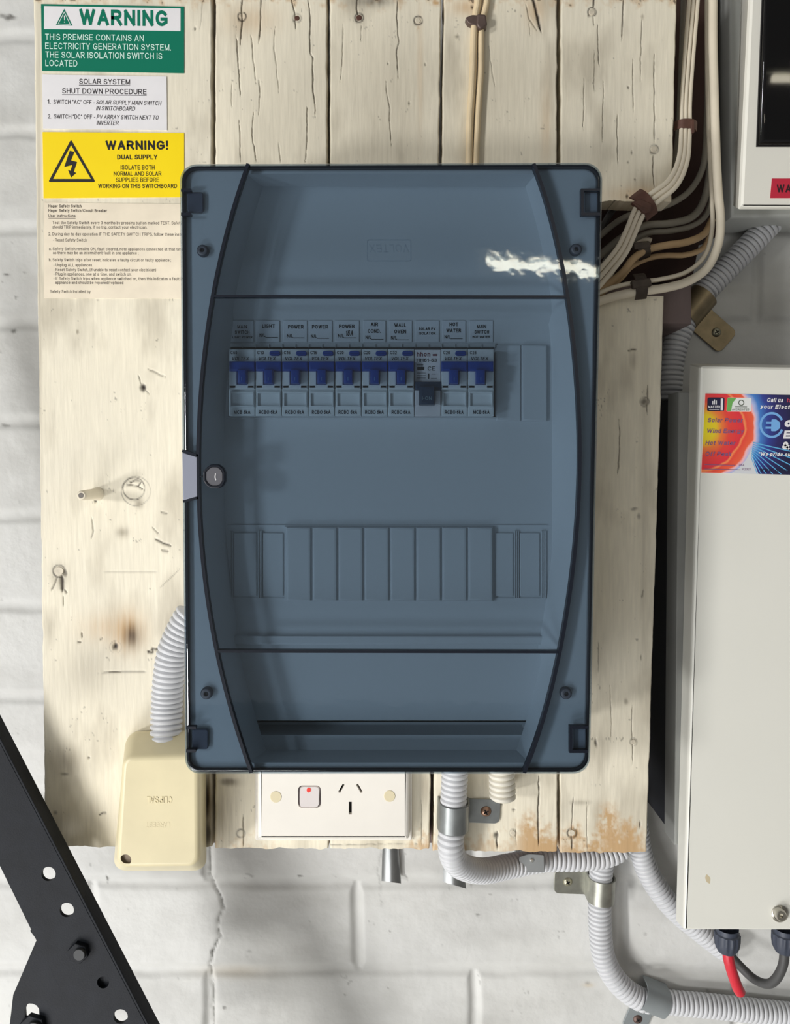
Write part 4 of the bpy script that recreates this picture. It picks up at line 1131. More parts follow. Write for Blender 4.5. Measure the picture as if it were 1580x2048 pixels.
# ------------------------------------------------------------------ power point
def power_point():
    y1 = BF - 0.003; y2 = BF - 0.011
    root = thing('power_point', W(668, 1600, BF), 'white single power point with a red-dotted switch under the smoky lid', 'power point')
    slots = [[(685.5, 1567.5), (689.5, 1569.5), (680, 1586), (676, 1584)], [(712, 1569.5), (716, 1567.5), (725.5, 1584), (721.5, 1586)], [(697.5, 1603.5), (703.5, 1603.5), (703.5, 1629), (697.5, 1629)]]
    sw = round_px([(596, 1571), (641.5, 1571), (641.5, 1616), (596, 1616)], 9, 6)
    mb = MB(); mb.prism(rrect(510, 1490, 824, 1682, 5, y1), y1, BF, 0.001)
    mb.prism(rrect(514, 1492, 819, 1681, 6, y2), y2, y1, 0.0035, holes=[poly(s, y2) for s in slots] + [poly(sw, y2)])
    mb.build('face_plate', WHITE_PL, root)
    for s in slots:
        mb = MB(); s2 = poly(s, y2); mb.prism(s2, y2 + 0.004, y1 - 0.0001); mb.build('socket_slot', DARKGAP, root)
    mb = MB(); mb.prism(poly(sw, y2), y2 + 0.002, y1 - 0.0001); g = mb.build('switch_surround', mat('shadow_gap_plastic', (110, 100, 104), 0.5), root)
    mb = MB()
    inn = round_px([(598.5, 1573.5), (639, 1573.5), (639, 1613.5), (598.5, 1613.5)], 8, 6)
    il = poly(inn, y2)
    zc = W(618, 1590, y2).z
    top = [(p[0], y2 + (0.0008 if p[1] > zc else -0.0016), p[1]) for p in inset(il, 0.0006)]
    # rocker: two planes tilted about its middle line
    li = inset(il, 0.0005)
    zz = [p[1] for p in li]; z0, z1 = min(zz), max(zz)
    ring_f = [(p[0], y2 - 0.0022 + 0.0028 * ((p[1] - z0) / (z1 - z0)), p[1]) for p in li]
    ring_b = [(p[0], y2 + 0.002, p[1]) for p in il]
    mb.add(ring_f, [tuple(range(len(ring_f)))]); mb.rings([ring_f, ring_b])
    rk = mb.build('rocker_switch', mat('rocker_plastic', (232, 224, 222), 0.3), root)
    mb = MB(); c = circle_px(617.5, 1580, 4.3, 16)
    cl = poly(c, y2); f = lambda p: y2 - 0.0022 + 0.0028 * ((p[1] - z0) / (z1 - z0))
    mb.add([(p[0], f(p) - 0.0003, p[1]) for p in cl], [tuple(range(16))]); mb.rings([[(p[0], f(p) - 0.0003, p[1]) for p in cl], [(p[0], f(p) + 0.0002, p[1]) for p in cl]])
    mb.build('red_dot', mat('red_indicator', (246, 76, 66), 0.4), rk)
    for cx, cy in ((551.5, 1594), (779, 1592.5)):
        mb = MB(); mb.prism(disc(cx, cy, 11.5, y2 - 0.0004), y2 - 0.0004, y2 + 0.001, 0.0003); mb.build('screw_cap', mat('cream_cap', (224, 212, 178), 0.4), root)
power_point()

# ------------------------------------------------------------------ cream cover over a conduit
def cover_box():
    root = thing('cable_cover', W(315, 1610, BF), 'yellowed cream plastic cover at the foot of a ribbed conduit, hanging below the board', 'cover box')
    yb, yf = BF - 0.0002, -0.142
    B = round_px([(254, 1462), (412, 1460), (413, 1741), (231, 1742)], [26, 20, 24, 24], 6)
    M = round_px([(252, 1466), (408, 1463), (406, 1740), (226, 1741)], [26, 20, 24, 24], 6)
    Fp = round_px([(243, 1512), (399, 1508), (400, 1736), (229, 1738)], [22, 20, 24, 24], 6)
    rows = [(poly(B, yb), yb), (poly(M, -0.118), -0.118)]
    for k in range(6):
        a = math.pi / 2 * k / 5
        rows.append((inset(poly(Fp, yf), 0.004 * (1 - math.cos(a))), yf + 0.004 * (1 - math.sin(a))))
    mb = MB(); hole = disc(251, 1720, 11.5, yf, 20)
    mb.loft(rows, cap_last=False); mb.cap([rows[-1][0], hole], yf)
    mb.rings([[(p[0], yf, p[1]) for p in hole], [(p[0], yf + 0.0022, p[1]) for p in hole]])
    mb.build('cover', CREAM, root, angle=40)
    mb = MB(); mb.prism(hole, yf + 0.0022, yf + 0.003); mb.build('screw_recess', mat('grey_brown_recess', (128, 114, 100), 0.7), root)  # floor of the screw hole is a plain grey-brown disc
    mb = MB(); text(mb, 'CLIPSAL', 294, 1606, 344, 13, yf, flip=True, thick=0.00035); text(mb, 'LARGEST', 292, 1655, 340, 11, yf, flip=True, thick=0.00012)
    mb.build('raised_lettering', CREAM, root)
cover_box()

# ------------------------------------------------------------------ ribbed conduits
def conduit(px, r, label, m, pitch=0.0042, caps=True):
    P = path(px, pitch / 8)
    rs = []
    prof = [0.80, 0.82, 0.965, 1.0, 1.0, 1.0, 1.0, 0.965]
    for i in range(len(P)): rs.append(r * prof[i % 8])
    mb = MB(); mb.tube(P, rs, 28, caps=caps)
    o = mb.build('ribbed_conduit', m, angle=80)
    return tag(o, label, 'conduit', 'ribbed conduits around the board')
RC = 0.0100
yw = -0.0125
conduit([(1552, 434, -0.0135), (1500, 490, yw), (1440, 551, yw), (1392, 605, yw), (1362, 660, yw), (1345, 720, yw), (1338, 800, yw)], 0.0105, 'grey ribbed conduit running from the upper white box down behind the planks', GREY_CON)
yc = BF - 0.0125
conduit([(384, 1226, yc), (368, 1252, yc), (347, 1300, yc), (338, 1350, yc), (334, 1410, yc), (332, 1474, yc - 0.004), (332, 1482, yc - 0.004)], 0.0118, 'grey ribbed conduit curving out from behind the lid into the cream cover', GREY_CON)
ybend = -0.0550
conduit([(912, 1478, -0.1125), (909, 1560, -0.1115), (905, 1640, -0.1116), (902, 1695, -0.1112), (916, 1728, -0.099), (962, 1742, -0.075), (1020, 1732, -0.055), (1090, 1719, -0.044), (1160, 1718, -0.040), (1210, 1712, -0.036), (1244, 1692, -0.032), (1258, 1650, -0.030)], 0.0102, 'grey ribbed conduit looping from under the lid along the bottom of the planks', GREY_CON)
conduit([(1003, 1478, -0.1135), (1003, 1530, -0.1135), (1005, 1582, -0.1135), (1005, 1598, -0.1135)], 0.0100, 'short ivory ribbed conduit stub ending just under the lid', IVORY_CON)
conduit([(1206, 1660, yw), (1205, 1712, yw), (1200, 1775, yw), (1200, 1850, yw), (1208, 1915, yw), (1236, 1965, yw), (1280, 1998, yw), (1330, 2004, yw), (1420, 2012, yw), (1520, 2023, yw), (1650, 2036, yw)], 0.0104, 'grey ribbed conduit dropping down the wall and turning along under the red cable', GREY_CON)
conduit([(1272, 1640, -0.020), (1282, 1705, -0.018), (1304, 1760, -0.016), (1345, 1815, -0.014), (1400, 1862, yw), (1440, 1893, yw), (1464, 1908, yw)], 0.0100, 'grey ribbed conduit slanting from the plank corner to behind the cable gland', GREY_CON)

# ------------------------------------------------------------------ saddles
def frame(cpx, y, deg):
    c = W(cpx[0], cpx[1], y); a = math.radians(deg)
    A = Vector((math.cos(a), 0, -math.sin(a)))       # along the pipe; degrees clockwise on the picture
    B = Vector((-A.z, 0, A.x)) * -1.0                # across it
    return c, A, B
def saddle(cpx, ybase, deg, r, wlen, tabs, label, m, screw, tk=0.0012, band=True):
    """band over a pipe of radius r whose axis runs at deg; tabs: list of (side, length, width)"""
    c, A, B = frame(cpx, ybase - r, deg); c = Vector((c.x, ybase, c.z))
    root = thing('pipe_saddle', c, label, 'pipe clamp', 'metal saddles holding the conduits')
    if band:
        mb = MB(); n = 16; R = r + tk
        outer = []; inner = []
        lift = r + 0.0004
        for k in range(-3, n + 4):
            if k < 0: ph = 0; dy = lift * k / 3 ; 
            elif k > n: ph = math.pi; dy = -lift * (k - n) / 3
            else: ph = math.pi * k / n; dy = 0
            off = (lift + dy) if k < 0 else ((lift + dy) if k > n else lift)
            for lst, rr in ((outer, R + 0.0003), (inner, r + 0.0002)):
                lst.append((B * math.cos(ph) * rr, off + math.sin(ph) * rr))
        prof = outer + inner[::-1]
        e = [[tuple(c + A * s * wlen / 2 + b - Vector((0, 1, 0)) * h) for b, h in prof] for s in (-1, 1)]
        mb.rings(e); N = len(prof); h = len(outer)
        for ring in e:
            fs = [(i, i + 1, N - 2 - i, N - 1 - i) for i in range(h - 1)]
            mb.add(ring, fs)
        mb.build('band', m, root, angle=40)
    for side, ln, wd in tabs:
        p0 = B * side * (r + (0 if band else -0.002)); p1 = B * side * (r + ln)
        hw = wd / 2; rc = wd * 0.22
        q = [p0 - A * hw, p1 - B * side * rc - A * hw]
        for k in range(5):
            a = math.pi / 2 * k / 4; q.append(p1 - B * side * rc * (1 - math.sin(a)) - A * (hw - rc * (1 - math.cos(a)) * 0 - 0) + A * rc * (1 - math.cos(a)))
        for k in range(5):
            a = math.pi / 2 * k / 4; q.append(p1 - B * side * rc * (1 - math.cos(a)) + A * (hw - rc * (1 - math.sin(a))))
        q.append(p0 + A * hw)
        loop = [(c.x + v.x, c.z + v.z) for v in q]
        mb = MB(); mb.prism(loop, ybase - 0.0014, ybase, 0.0003)
        tb = mb.build('tab', m, root)
        sc = c + B * side * (r + ln * 0.58)
        rr = 0.0042
        circ = [(sc.x + rr * math.cos(2 * math.pi * k / 20), sc.z + rr * math.sin(2 * math.pi * k / 20)) for k in range(20)]
        y0 = ybase - 0.0014
        mb = MB(); mb.loft([(circ, y0), (inset(circ, 0.0004), y0 - 0.0008), (inset(circ, 0.0016), y0 - 0.0016), (inset(circ, 0.0026), y0 - 0.0019)], cap_first=False)
        s = mb.build('screw', screw, root)
        mb = MB(); a0 = 0.5
        for k in range(2):
            d = Vector((math.cos(a0 + k * math.pi / 2), math.sin(a0 + k * math.pi / 2))); n2 = Vector((-d.y, d.x))
            l = [(sc.x + d.x * i * 0.0021 + n2.x * j * 0.0005, sc.z + d.y * i * 0.0021 + n2.y * j * 0.0005) for i, j in ((-1, -1), (1, -1), (1, 1), (-1, 1))]
            mb.prism(l, y0 - 0.00205, y0 - 0.0017)
        mb.build('screw_cross', DARKGAP, s)
    return root
saddle((907, 1631), BF - 0.0002, 92, 0.0105, 0.0205, [(-1, 0.0265, 0.019)], 'steel saddle with a copper screw, on the planks below the lid', GALV, SCREW_CU)
saddle((1202, 1777), -0.0015, 92, 0.0108, 0.0215, [(1, 0.0295, 0.0225)], 'stained zinc saddle on the wall at the top of the dropping conduit', BRASSY, SCREW_ZN)
saddle((1306, 1998), -0.0015, 22, 0.0108, 0.023, [(1, 0.030, 0.022)], 'dull grey saddle at the bottom bend, its screw tab pointing down', mat('dull_grey_saddle', (150, 156, 158), 0.55, 0.35, var=0.06), mat('rusty_screw', (110, 90, 84), 0.5, 0.6))
saddle((1388, 614), -0.0015, 130, 0.0112, 0.026, [(-1, 0.034, 0.024)], 'brownish zinc saddle on the slanting conduit under the upper white box', mat('brown_zinc', (140, 126, 100), 0.4, 0.75, var=0.2, scale=90), SCREW_ZN)
def half_saddle():
    # flat fronted saddle over the horizontal run
    y = -0.0600
    root = thing('pipe_saddle', W(1063, 1722, y), 'flat grey saddle with a bright rivet over the looping conduit', 'pipe clamp', 'metal saddles holding the conduits')
    mb = MB(); l = poly(round_px([(1039, 1714), (1058, 1708), (1088, 1710), (1089, 1745), (1037, 1745)], [3, 4, 3, 1, 1], 4), y)
    mb.prism(l, y, y + 0.0015, 0.0004)
    mb.box(1042, 1738, 1086, 1745, y + 0.001, -0.002, 0.0003)
    mb.build('plate', mat('dull_grey_saddle2', (152, 155, 156), 0.5, 0.4, var=0.06), root)
    mb = MB(); c = disc(1064, 1722, 4.5, y - 0.0012, 16); mb.loft([(c, y), (inset(c, 0.0003), y - 0.0008), (inset(c, 0.001), y - 0.0013)], cap_first=False); mb.build('rivet', mat('bright_rivet', (230, 230, 226), 0.25, 0.9), root)
half_saddle()
def loose_strip(pts, y, label, m):
    mb = MB()
    n = 8; L, R = pts            # two pixel edges, top to bottom
    rows = []
    for (lx, ly), (rx, ry) in zip(L, R):
        row = []
        for k in range(n + 1):
            t = k / n; bow = 0.0035 * (1 - (2 * t - 1) ** 2)
            p = W(lx + (rx - lx) * t, ly + (ry - ly) * t, y - bow)
            row.append((p.x, y - bow, p.z))
        rows.append(row)
    back = [[(a, b + 0.0012, c) for a, b, c in r] for r in rows]
    vs = [p for r in rows + back for p in r]; w = n + 1; h = len(rows); fs = []
    for b0 in (0, w * h):
        for i in range(h - 1):
            for k in range(n): fs.append((b0 + i * w + k, b0 + i * w + k + 1, b0 + (i + 1) * w + k + 1, b0 + (i + 1) * w + k))
    o2 = w * h
    for i in range(h - 1):
        for k in (0, n): fs.append((i * w + k, (i + 1) * w + k, o2 + (i + 1) * w + k, o2 + i * w + k))
    for k in range(n):
        for i in (0, h - 1): fs.append((i * w + k, i * w + k + 1, o2 + i * w + k + 1, o2 + i * w + k))
    mb.add(vs, fs)
    o = mb.build('metal_strap', m, angle=50)
    return tag(o, label, 'metal strap', 'bare steel straps below the planks')
STRAP = mat('scuffed_steel', (150, 152, 152), 0.35, 0.85, var=0.25, scale=40, stretch=(3, 1, 0.6))
loose_strip(([(766, 1672), (764, 1720), (763, 1762)], [(795, 1672), (799, 1720), (802, 1767)]), -0.0045, 'curved steel strap poking out below the planks beneath the power point', STRAP)
loose_strip(([(888, 1690), (887, 1725), (886, 1764)], [(922, 1690), (928, 1740), (932, 1777)]), -0.0045, 'steel strap end half hidden behind the looping conduit', STRAP)

# ------------------------------------------------------------------ cables
def cable(px, r, label, m, group, squash=None, n=14, cat='cable'):
    P = path(px, 0.004)
    if hasattr(r, '__len__'): r = list(np.interp(np.linspace(0, len(r) - 1, len(P)), np.arange(len(r)), r))
    mb = MB(); mb.tube(P, r, n, squash=squash)
    o = mb.build('electrical_cable', m, angle=70)
    return tag(o, label, cat, group)
G1 = 'pair of cream cables above the lid'
ycab = BF - 0.0026
cable([(958, -60, ycab), (956, 0, ycab), (949, 50, ycab), (945, 160, ycab), (940, 240, ycab), (938, 320, ycab), (938, 420, ycab)], 0.0026, 'cream cable of the pair above the lid, the outer one bowing towards the rusty-drip plank', CABLE_C, G1)
cable([(976, -60, ycab), (974, 0, ycab), (963, 55, ycab), (962, 140, ycab), (958, 200, ycab), (952, 320, ycab), (951, 420, ycab)], 0.0022, 'paler cream cable of the pair above the lid, on the split-knot side', CABLE_C, G1)
def lever_clip():
    y = BF - 0.0075
    mb = MB()
    mb.prism(poly(round_px([(930, 35), (944, 29), (958, 30), (958, 40), (954, 52), (936, 46)], 3, 3), y + 0.002), y + 0.002, BF - 0.0001, 0.0008)
    mb.prism(poly(round_px([(954, 27), (972, 28), (975, 50), (960, 58), (953, 50)], 4, 3), y), y, BF - 0.0001, 0.0012)
    o = mb.build('cable_clip', mat('old_clip', (104, 88, 82), 0.45, 0.4, var=0.2, scale=150)); tag(o, 'dark metal clip pinching the pair of cream cables near the top', 'cable clip')
lever_clip()

G2 = 'cables bundled beside the board'
d1 = -0.088
# flat white bundle that crosses the gap to the lid
def off(pts, d, y=None):
    """pixel path moved sideways by d pixels"""
    out = []
    for i, p in enumerate(pts):
        a = pts[max(0, i - 1)]; b = pts[min(len(pts) - 1, i + 1)]
        t = Vector((b[0] - a[0], b[1] - a[1])).normalized()
        dd = d[i] if hasattr(d, '__len__') else d
        out.append((p[0] - t.y * dd, p[1] + t.x * dd, p[2] if y is None else y))
    return out
MAINB = [(1390, -60, -.080), (1387, 0, -.082), (1379, 100, -.088), (1372, 200, -.092), (1371, 260, -.096), (1366, 320, -.104), (1346, 365, -.112), (1312, 393, -.114), (1283, 416, -.114), (1262, 462, -.110), (1244, 500, -.110), (1216, 536, -.112), (1186, 570, -.113)]
spread = [8.6, 8.6, 8.4, 8.2, 8.2, 8.6, 9.6, 10.6, 10.4, 9.4, 10, 10.5, 11]
NM = ['inner flat white cable of the clipped bundle, nearest the planks', 'middle flat white cable of the clipped bundle', 'outer flat white cable of the clipped bundle, nearest the dark gap']
for k in range(3):
    dd = [(1 - k) * q for q in spread]
    cable(off(MAINB, dd), [q * 0.5 * 0.000348 for q in spread], NM[k], CABLE_W, G2)
cable([(1368, -60, -.070), (1367, 0, -.070), (1363, 120, -.070), (1357, 260, -.075), (1348, 330, -.080), (1338, 380, -.076), (1290, 430, -.074), (1238, 480, -.068), (1200, 540, -.066)], 0.0022, 'shaded grey cable squeezed between the plank edge and the white bundle', CABLE_G, G2)
# the thick pale pair that swings right round
BIG = [(1426, -60, -.080), (1426, 0, -.080), (1426, 90, -.082), (1429, 200, -.085), (1432, 300, -.088), (1436, 380, -.090), (1441, 440, -.092), (1436, 490, -.094), (1415, 535, -.098), (1378, 562, -.104), (1330, 576, -.108), (1270, 584, -.108), (1222, 595, -.108), (1170, 612, -.106)]
cable(BIG, 0.0032, 'thick pale cable swinging in a wide curve outside all the other cables', CABLE_W, G2, n=18)
IN = [(1414, -60, -.072), (1414, 60, -.072), (1415, 180, -.074), (1419, 300, -.080), (1424, 400, -.084), (1424, 460, -.086), (1410, 510, -.092), (1375, 543, -.100), (1325, 558, -.106), (1270, 565, -.1065), (1220, 577, -.1065), (1170, 600, -.106)]
cable(IN, 0.0017, 'thinner pale cable hugging the inside of the thick curving cable', CABLE_W, G2)
# darker cables in the recess
cable([(1416, 130, -.060), (1414, 230, -.060), (1411, 300, -.064), (1402, 345, -.068), (1376, 385, -.072), (1335, 410, -.076), (1290, 420, -.078), (1240, 440, -.078), (1190, 480, -.078)], 0.0024, 'olive grey cable bending through the shaded recess just under the white bundle', CABLE_G, G2)
cable([(1425, 260, -.058), (1420, 340, -.060), (1408, 400, -.064), (1384, 434, -.070), (1340, 447, -.076), (1290, 452, -.080), (1240, 478, -.080), (1190, 520, -.080)], 0.0029, 'upper one of two dark grey cables in the middle of the recess', CABLE_G, G2)
cable([(1428, 330, -.056), (1424, 390, -.060), (1412, 430, -.064), (1384, 452, -.070), (1340, 462, -.076), (1290, 468, -.080), (1240, 500, -.076), (1190, 545, -.074)], 0.0022, 'lower one of two dark grey cables in the middle of the recess', CABLE_G, G2)
cable([(1424, 440, -.058), (1408, 468, -.066), (1374, 484, -.074), (1330, 491, -.082), (1294, 500, -.090), (1266, 518, -.093), (1242, 548, -.094), (1190, 588, -.092)], 0.0028, 'tan cable running from the recess towards the lid through a dark clip', CABLE_T, G2)
cable([(1420, 472, -.050), (1404, 498, -.054), (1370, 510, -.060), (1330, 511, -.068), (1296, 517, -.076), (1262, 534, -.083), (1238, 560, -.085), (1190, 596, -.084)], 0.0022, 'second tan cable lying just under the first in the recess', CABLE_T, G2)
cable([(1302, 482, -.074), (1280, 478, -.074), (1250, 500, -.076), (1226, 540, -.078), (1190, 600, -.078)], 0.0022, 'stub of a white cable peeping out above the tan cables', CABLE_W, G2)
cable([(1238, 408, -.070), (1222, 424, -.072), (1205, 455, -.072), (1185, 500, -.072)], 0.0026, 'black cable in the deepest shade beside the lid corner clip', mat('black_cable', (44, 42, 40), 0.5), G2)
# clips on the bundle
def band_clip(c, deg, wid, ln, y, label, m, ear=None):
    C0, A, B = frame(c, y, deg)
    mb = MB(); n = 10; prof = []
    for k in range(n + 1):
        t = -1 + 2 * k / n
        prof.append((t * wid / 2, 0.0058 * (1 - abs(t) ** 3)))
    back = [(b * 0.96, h - 0.001) for b, h in prof]
    ring = prof + back[::-1]
    e = [[tuple(C0 + A * s * ln / 2 + B * b - Vector((0, 1, 0)) * h) for b, h in ring] for s in (-1, 1)]
    mb.rings(e)
    N = len(ring)
    for r in e: mb.add(r, [(i, i + 1, N - 2 - i, N - 1 - i) for i in range(n)])
    if ear:
        p = poly(round_px(ear, 3, 3), y - 0.005); mb.prism(p, y - 0.006, y - 0.002, 0.0006)
    o = mb.build('cable_clip', m, angle=50)
    return tag(o, label, 'cable clip', 'clips on the bundled cables')
band_clip((1371, 253), 92, 0.0172, 0.0066, -.0925, 'brown clip strapped round the white bundle on its straight drop', RUST, [(1380, 240), (1388, 238), (1389, 266), (1382, 268)])
band_clip((1287, 410), 142, 0.0215, 0.0100, -.1115, 'brown clip where the white bundle turns towards the lid', RUST, [(1262, 405), (1280, 398), (1303, 408), (1303, 424), (1290, 428)])
band_clip((1279, 573), 174, 0.019, 0.0085, -.1075, 'dark nailed clip across the thick curving cable', DARKCLIP, [(1262, 562), (1300, 556), (1304, 572), (1266, 578)])
band_clip((1284, 503), 160, 0.0120, 0.0088, -.088, 'small dark clip round the tan cables', DARKCLIP, [(1266, 486), (1298, 482), (1302, 496), (1268, 500)])

# ------------------------------------------------------------------ upper white box
def upper_box():
    root = thing('meter_box', W(1600, 220, 0), 'white plastic box with dark see-through cover and red label, above the big cabinet', 'distribution box')
    yf = -0.125
    mb = MB()
    mb.prism(poly([(1459, -150), (1740, -150), (1740, 433), (1461, 436)], -0.045), -0.045, -0.003, 0.003)
    mb.build('back_flange', mat('grey_box_plastic', (176, 178, 174), 0.45), root)
    front = poly(round_px([(1508, -150), (1780, -150), (1760, 416), (1481, 415)], [0, 0, 3, 3], 3), yf)
    fb = [(1488, -150), (1740, -150), (1728, 414), (1466, 413)]
    back = poly(round_px(fb, [0, 0, 3, 3], 3), -0.045)
    win_px = [(1527, -90), (1760, -90), (1748, 293), (1513, 293)]
    win = poly(win_px, yf)
    mb = MB()
    mb.loft([(back, -0.045), (front, yf + 0.004), (inset(front, 0.0006), yf + 0.0014), (inset(front, 0.002), yf)], cap_last=False)
    mb.cap([inset(front, 0.002), win], yf)
    mb.rings([[(p[0], yf, p[1]) for p in win], [(p[0], yf + 0.02, p[1]) for p in win]])
    mb.cap([win], yf + 0.02)
    mb.build('box_body', mat('white_box_plastic', (228, 226, 216), 0.35), root, angle=30)
    mb = MB(); mb.box(1532, -80, 1750, 286, yf + 0.012, yf + 0.0198); mb.build('inside_panel', mat('dark_inside', (62, 52, 46), 0.6, var=0.2, scale=20), root)
    mb = MB(); mb.box(1540, 225, 1750, 240, yf + 0.009, yf + 0.012, 0.001); mb.box(1536, 36, 1750, 54, yf + 0.009, yf + 0.012, 0.001); mb.build('inside_rail', mat('dark_rail', (40, 38, 44), 0.5), root)
    mb = MB(); w2 = inset(win, 0.0003); mb.prism(w2, yf - 0.004, yf + 0.001, 0.003); mb.build('smoked_cover', smoke_mat('dark_smoke', (0.30, 0.28, 0.27), 0.03, 1.5), root)
    fr = inset(win, -0.0004); mb = MB(); mb.prism(fr, yf - 0.0012, yf + 0.0006, 0.0, holes=[inset(win, 0.003)]); mb.build('cover_surround', mat('black_surround', (16, 15, 18), 0.3), root)
    lab = poly([(1544, 357), (1640, 357), (1640, 396), (1540.5, 396)], yf - 0.0003)
    mb = MB(); mb.prism(lab, yf - 0.0003, yf + 0.0001); lb = mb.build('red_label', mat('red_label_print', (190, 34, 60), 0.45), root)
    mb = MB(); text(mb, 'WARNING', 1553, 385, 1640, 16, yf - 0.00035, bold=0.025); mb.build('label_lettering', mat('dark_red_black', (40, 20, 26), 0.5), lb)
upper_box()

# ------------------------------------------------------------------ the big white cabinet
def cabinet():
    root = thing('solar_inverter', W(1560, 1290, 0), 'big white metal inverter cabinet with a colourful sticker and cables from its underside', 'inverter')
    yf = -0.100
    mb = MB()   # shell back part: grey sides
    mb.prism(poly([(1357, 784), (1800, 784), (1790, 1690), (1349, 1690)], -0.074), -0.074, -0.0502, 0.001)
    # lower sloping side edge
    side = [(1349, 1690), (1352, 1722), (1500, 1722), (1500, 1690)]
    mb.build('grey_body', mat('grey_painted_metal', (140, 141, 138), 0.5, var=0.08, scale=25), root)
    mb = MB(); mb.prism(poly([(1338, 800), (1790, 800), (1780, 1650), (1330, 1650)], -0.050), -0.050, -0.001, 0.001)
    hs = mb.build('heat_sink', mat('black_heat_sink', (26, 28, 36), 0.6), root)
    # front cover
    fr_px = [(1401, 731), (1830, 737), (1800, 1862), (1368, 1861)]
    front = poly(round_px(fr_px, [6, 0, 0, 3], 5), yf); 
    bk_px = [(1380, 727), (1800, 733), (1775, 1840), (1352, 1842)]
    back = poly(round_px(bk_px, [4, 0, 0, 3], 5), -0.0745)
    mb = MB(); rows = [(back, -0.0745)]
    edge = [(p0[0] * .18 + p1[0] * .82, p0[1] * .18 + p1[1] * .82) for p0, p1 in zip(back, front)]
    rows += [(edge, yf + 0.006), (front, yf + 0.0026), (inset(front, 0.0006), yf + 0.0009), (inset(front, 0.0022), yf)]
    mb.loft(rows); mb.build('front_cover', mat('white_powder_coat', (232, 231, 222), 0.32, var=0.012, scale=12), root, angle=30)
    # print on the grey side
    mb = MB(); X = W(1352, 1300, -0.062).x - 0.0002
    # rust spot with a run
    y0 = yf - 0.00006
    mb = MB(); mb.prism(poly(round_px([(1413, 1748), (1421, 1756), (1420, 1768), (1413, 1764), (1410, 1755)], 2, 3), y0), y0, yf + 0.0001); mb.build('rust_mark', mat('rust_smear', (206, 192, 160), 0.6), root)
    # grey hooked rail
    P = [W(1346, 828, -0.053), W(1349, 836, -0.053), W(1349, 850, -0.053), W(1347, 890, -0.053), W(1344, 925, -0.053), W(1340, 939, -0.053)]
    mb = MB(); mb.tube(spline(P, 0.003), 0.0016, 8); mb.build('side_rail', mat('grey_rail', (110, 112, 114), 0.5), hs)
    # bolt
    mb = MB(); c = disc(1561, 1829, 17, yf - 0.0015, 28); mb.loft([(c, yf), (c, yf - 0.0008), (inset(c, 0.0012), yf - 0.0016)], cap_first=False)
    bt = mb.build('washer', mat('stainless', (190, 186, 176), 0.28, 0.9), root)
    mb = MB(); c = disc(1563, 1832, 11.5, yf - 0.006, 24); hx = disc(1563, 1832, 5, yf - 0.0064, 6)
    mb.loft([(c, yf - 0.0014), (c, yf - 0.005), (inset(c, 0.0009), yf - 0.0064)], cap_first=False, cap_last=False)
    mb.cap([inset(c, 0.0009), hx], yf - 0.0064); mb.rings([[(p[0], yf - 0.0064, p[1]) for p in hx], [(p[0], yf - 0.004, p[1]) for p in hx]]); mb.cap([hx], yf - 0.004)
    mb.build('bolt_head', mat('stainless', (190, 186, 176), 0.28, 0.9), bt)
    # glands
    for cx in (1455, 1570):
        yg = -0.082
        z0 = W(cx, 1850, yg).z; k = (yg - CAMY) / F
        mb = MB()
        prof = [(22, 0), (22, 10), (25, 12), (25, 26), (23, 40), (18, 50), (10, 50.5)]
        n = 48; C0 = W(cx, 1858, yg)
        rings = []
        for r, d in prof:
            rr = []
            for j in range(n):
                rib = 1.0 if (d < 11 or d > 45) else (1.0 + (0.035 if j % 4 < 2 else -0.035))
                rr.append((C0.x + r * k * rib * math.cos(2 * math.pi * j / n), yg + r * k * rib * math.sin(2 * math.pi * j / n), C0.z + 0.001 - d * k))
            rings.append(rr)
        mb.rings(rings); mb.add(rings[-1], [tuple(range(n))])
        mb.build('cable_gland', mat('slate_gland', (58, 64, 78), 0.5), root)
    # sticker
    y = yf - 0.0004
    q = poly([(1411, 787), (1640, 791), (1636, 951), (1403, 945)], y)
    m = bpy.data.materials.new('sun_and_plug_print'); m.use_nodes = True
    nt = m.node_tree; b = nt.nodes['Principled BSDF']; b.inputs['Roughness'].default_value = 0.4
    tc = nt.nodes.new('ShaderNodeTexCoord'); geo = nt.nodes.new('ShaderNodeVectorMath'); geo.operation = 'SUBTRACT'
    C0 = W(1407, 857, y) - ORIGIN[root]
    geo.inputs[1].default_value = C0
    ln = nt.nodes.new('ShaderNodeVectorMath'); ln.operation = 'LENGTH'
    nt.links.new(tc.outputs['Object'], geo.inputs[0]); nt.links.new(geo.outputs['Vector'], ln.inputs[0])
    k = (y - CAMY) / F
    mr = nt.nodes.new('ShaderNodeMapRange'); mr.inputs['From Max'].default_value = 200 * k
    nz = nt.nodes.new('ShaderNodeTexNoise'); nz.inputs['Scale'].default_value = 60
    nt.links.new(tc.outputs['Object'], nz.inputs['Vector'])
    ad = nt.nodes.new('ShaderNodeMath'); ad.operation = 'MULTIPLY_ADD'; ad.inputs[1].default_value = 0.10; 
    nt.links.new(nz.outputs['Fac'], ad.inputs[0]); nt.links.new(ln.outputs['Value'], mr.inputs['Value']); nt.links.new(mr.outputs['Result'], ad.inputs[2])
    rp = nt.nodes.new('ShaderNodeValToRGB'); nt.links.new(ad.outputs['Value'], rp.inputs['Fac'])
    e = rp.color_ramp.elements
    e[0].position = 0.05; e[0].color = (*lin((240, 226, 30)), 1)
    e[1].position = 0.95; e[1].color = (*lin((30, 30, 66)), 1)
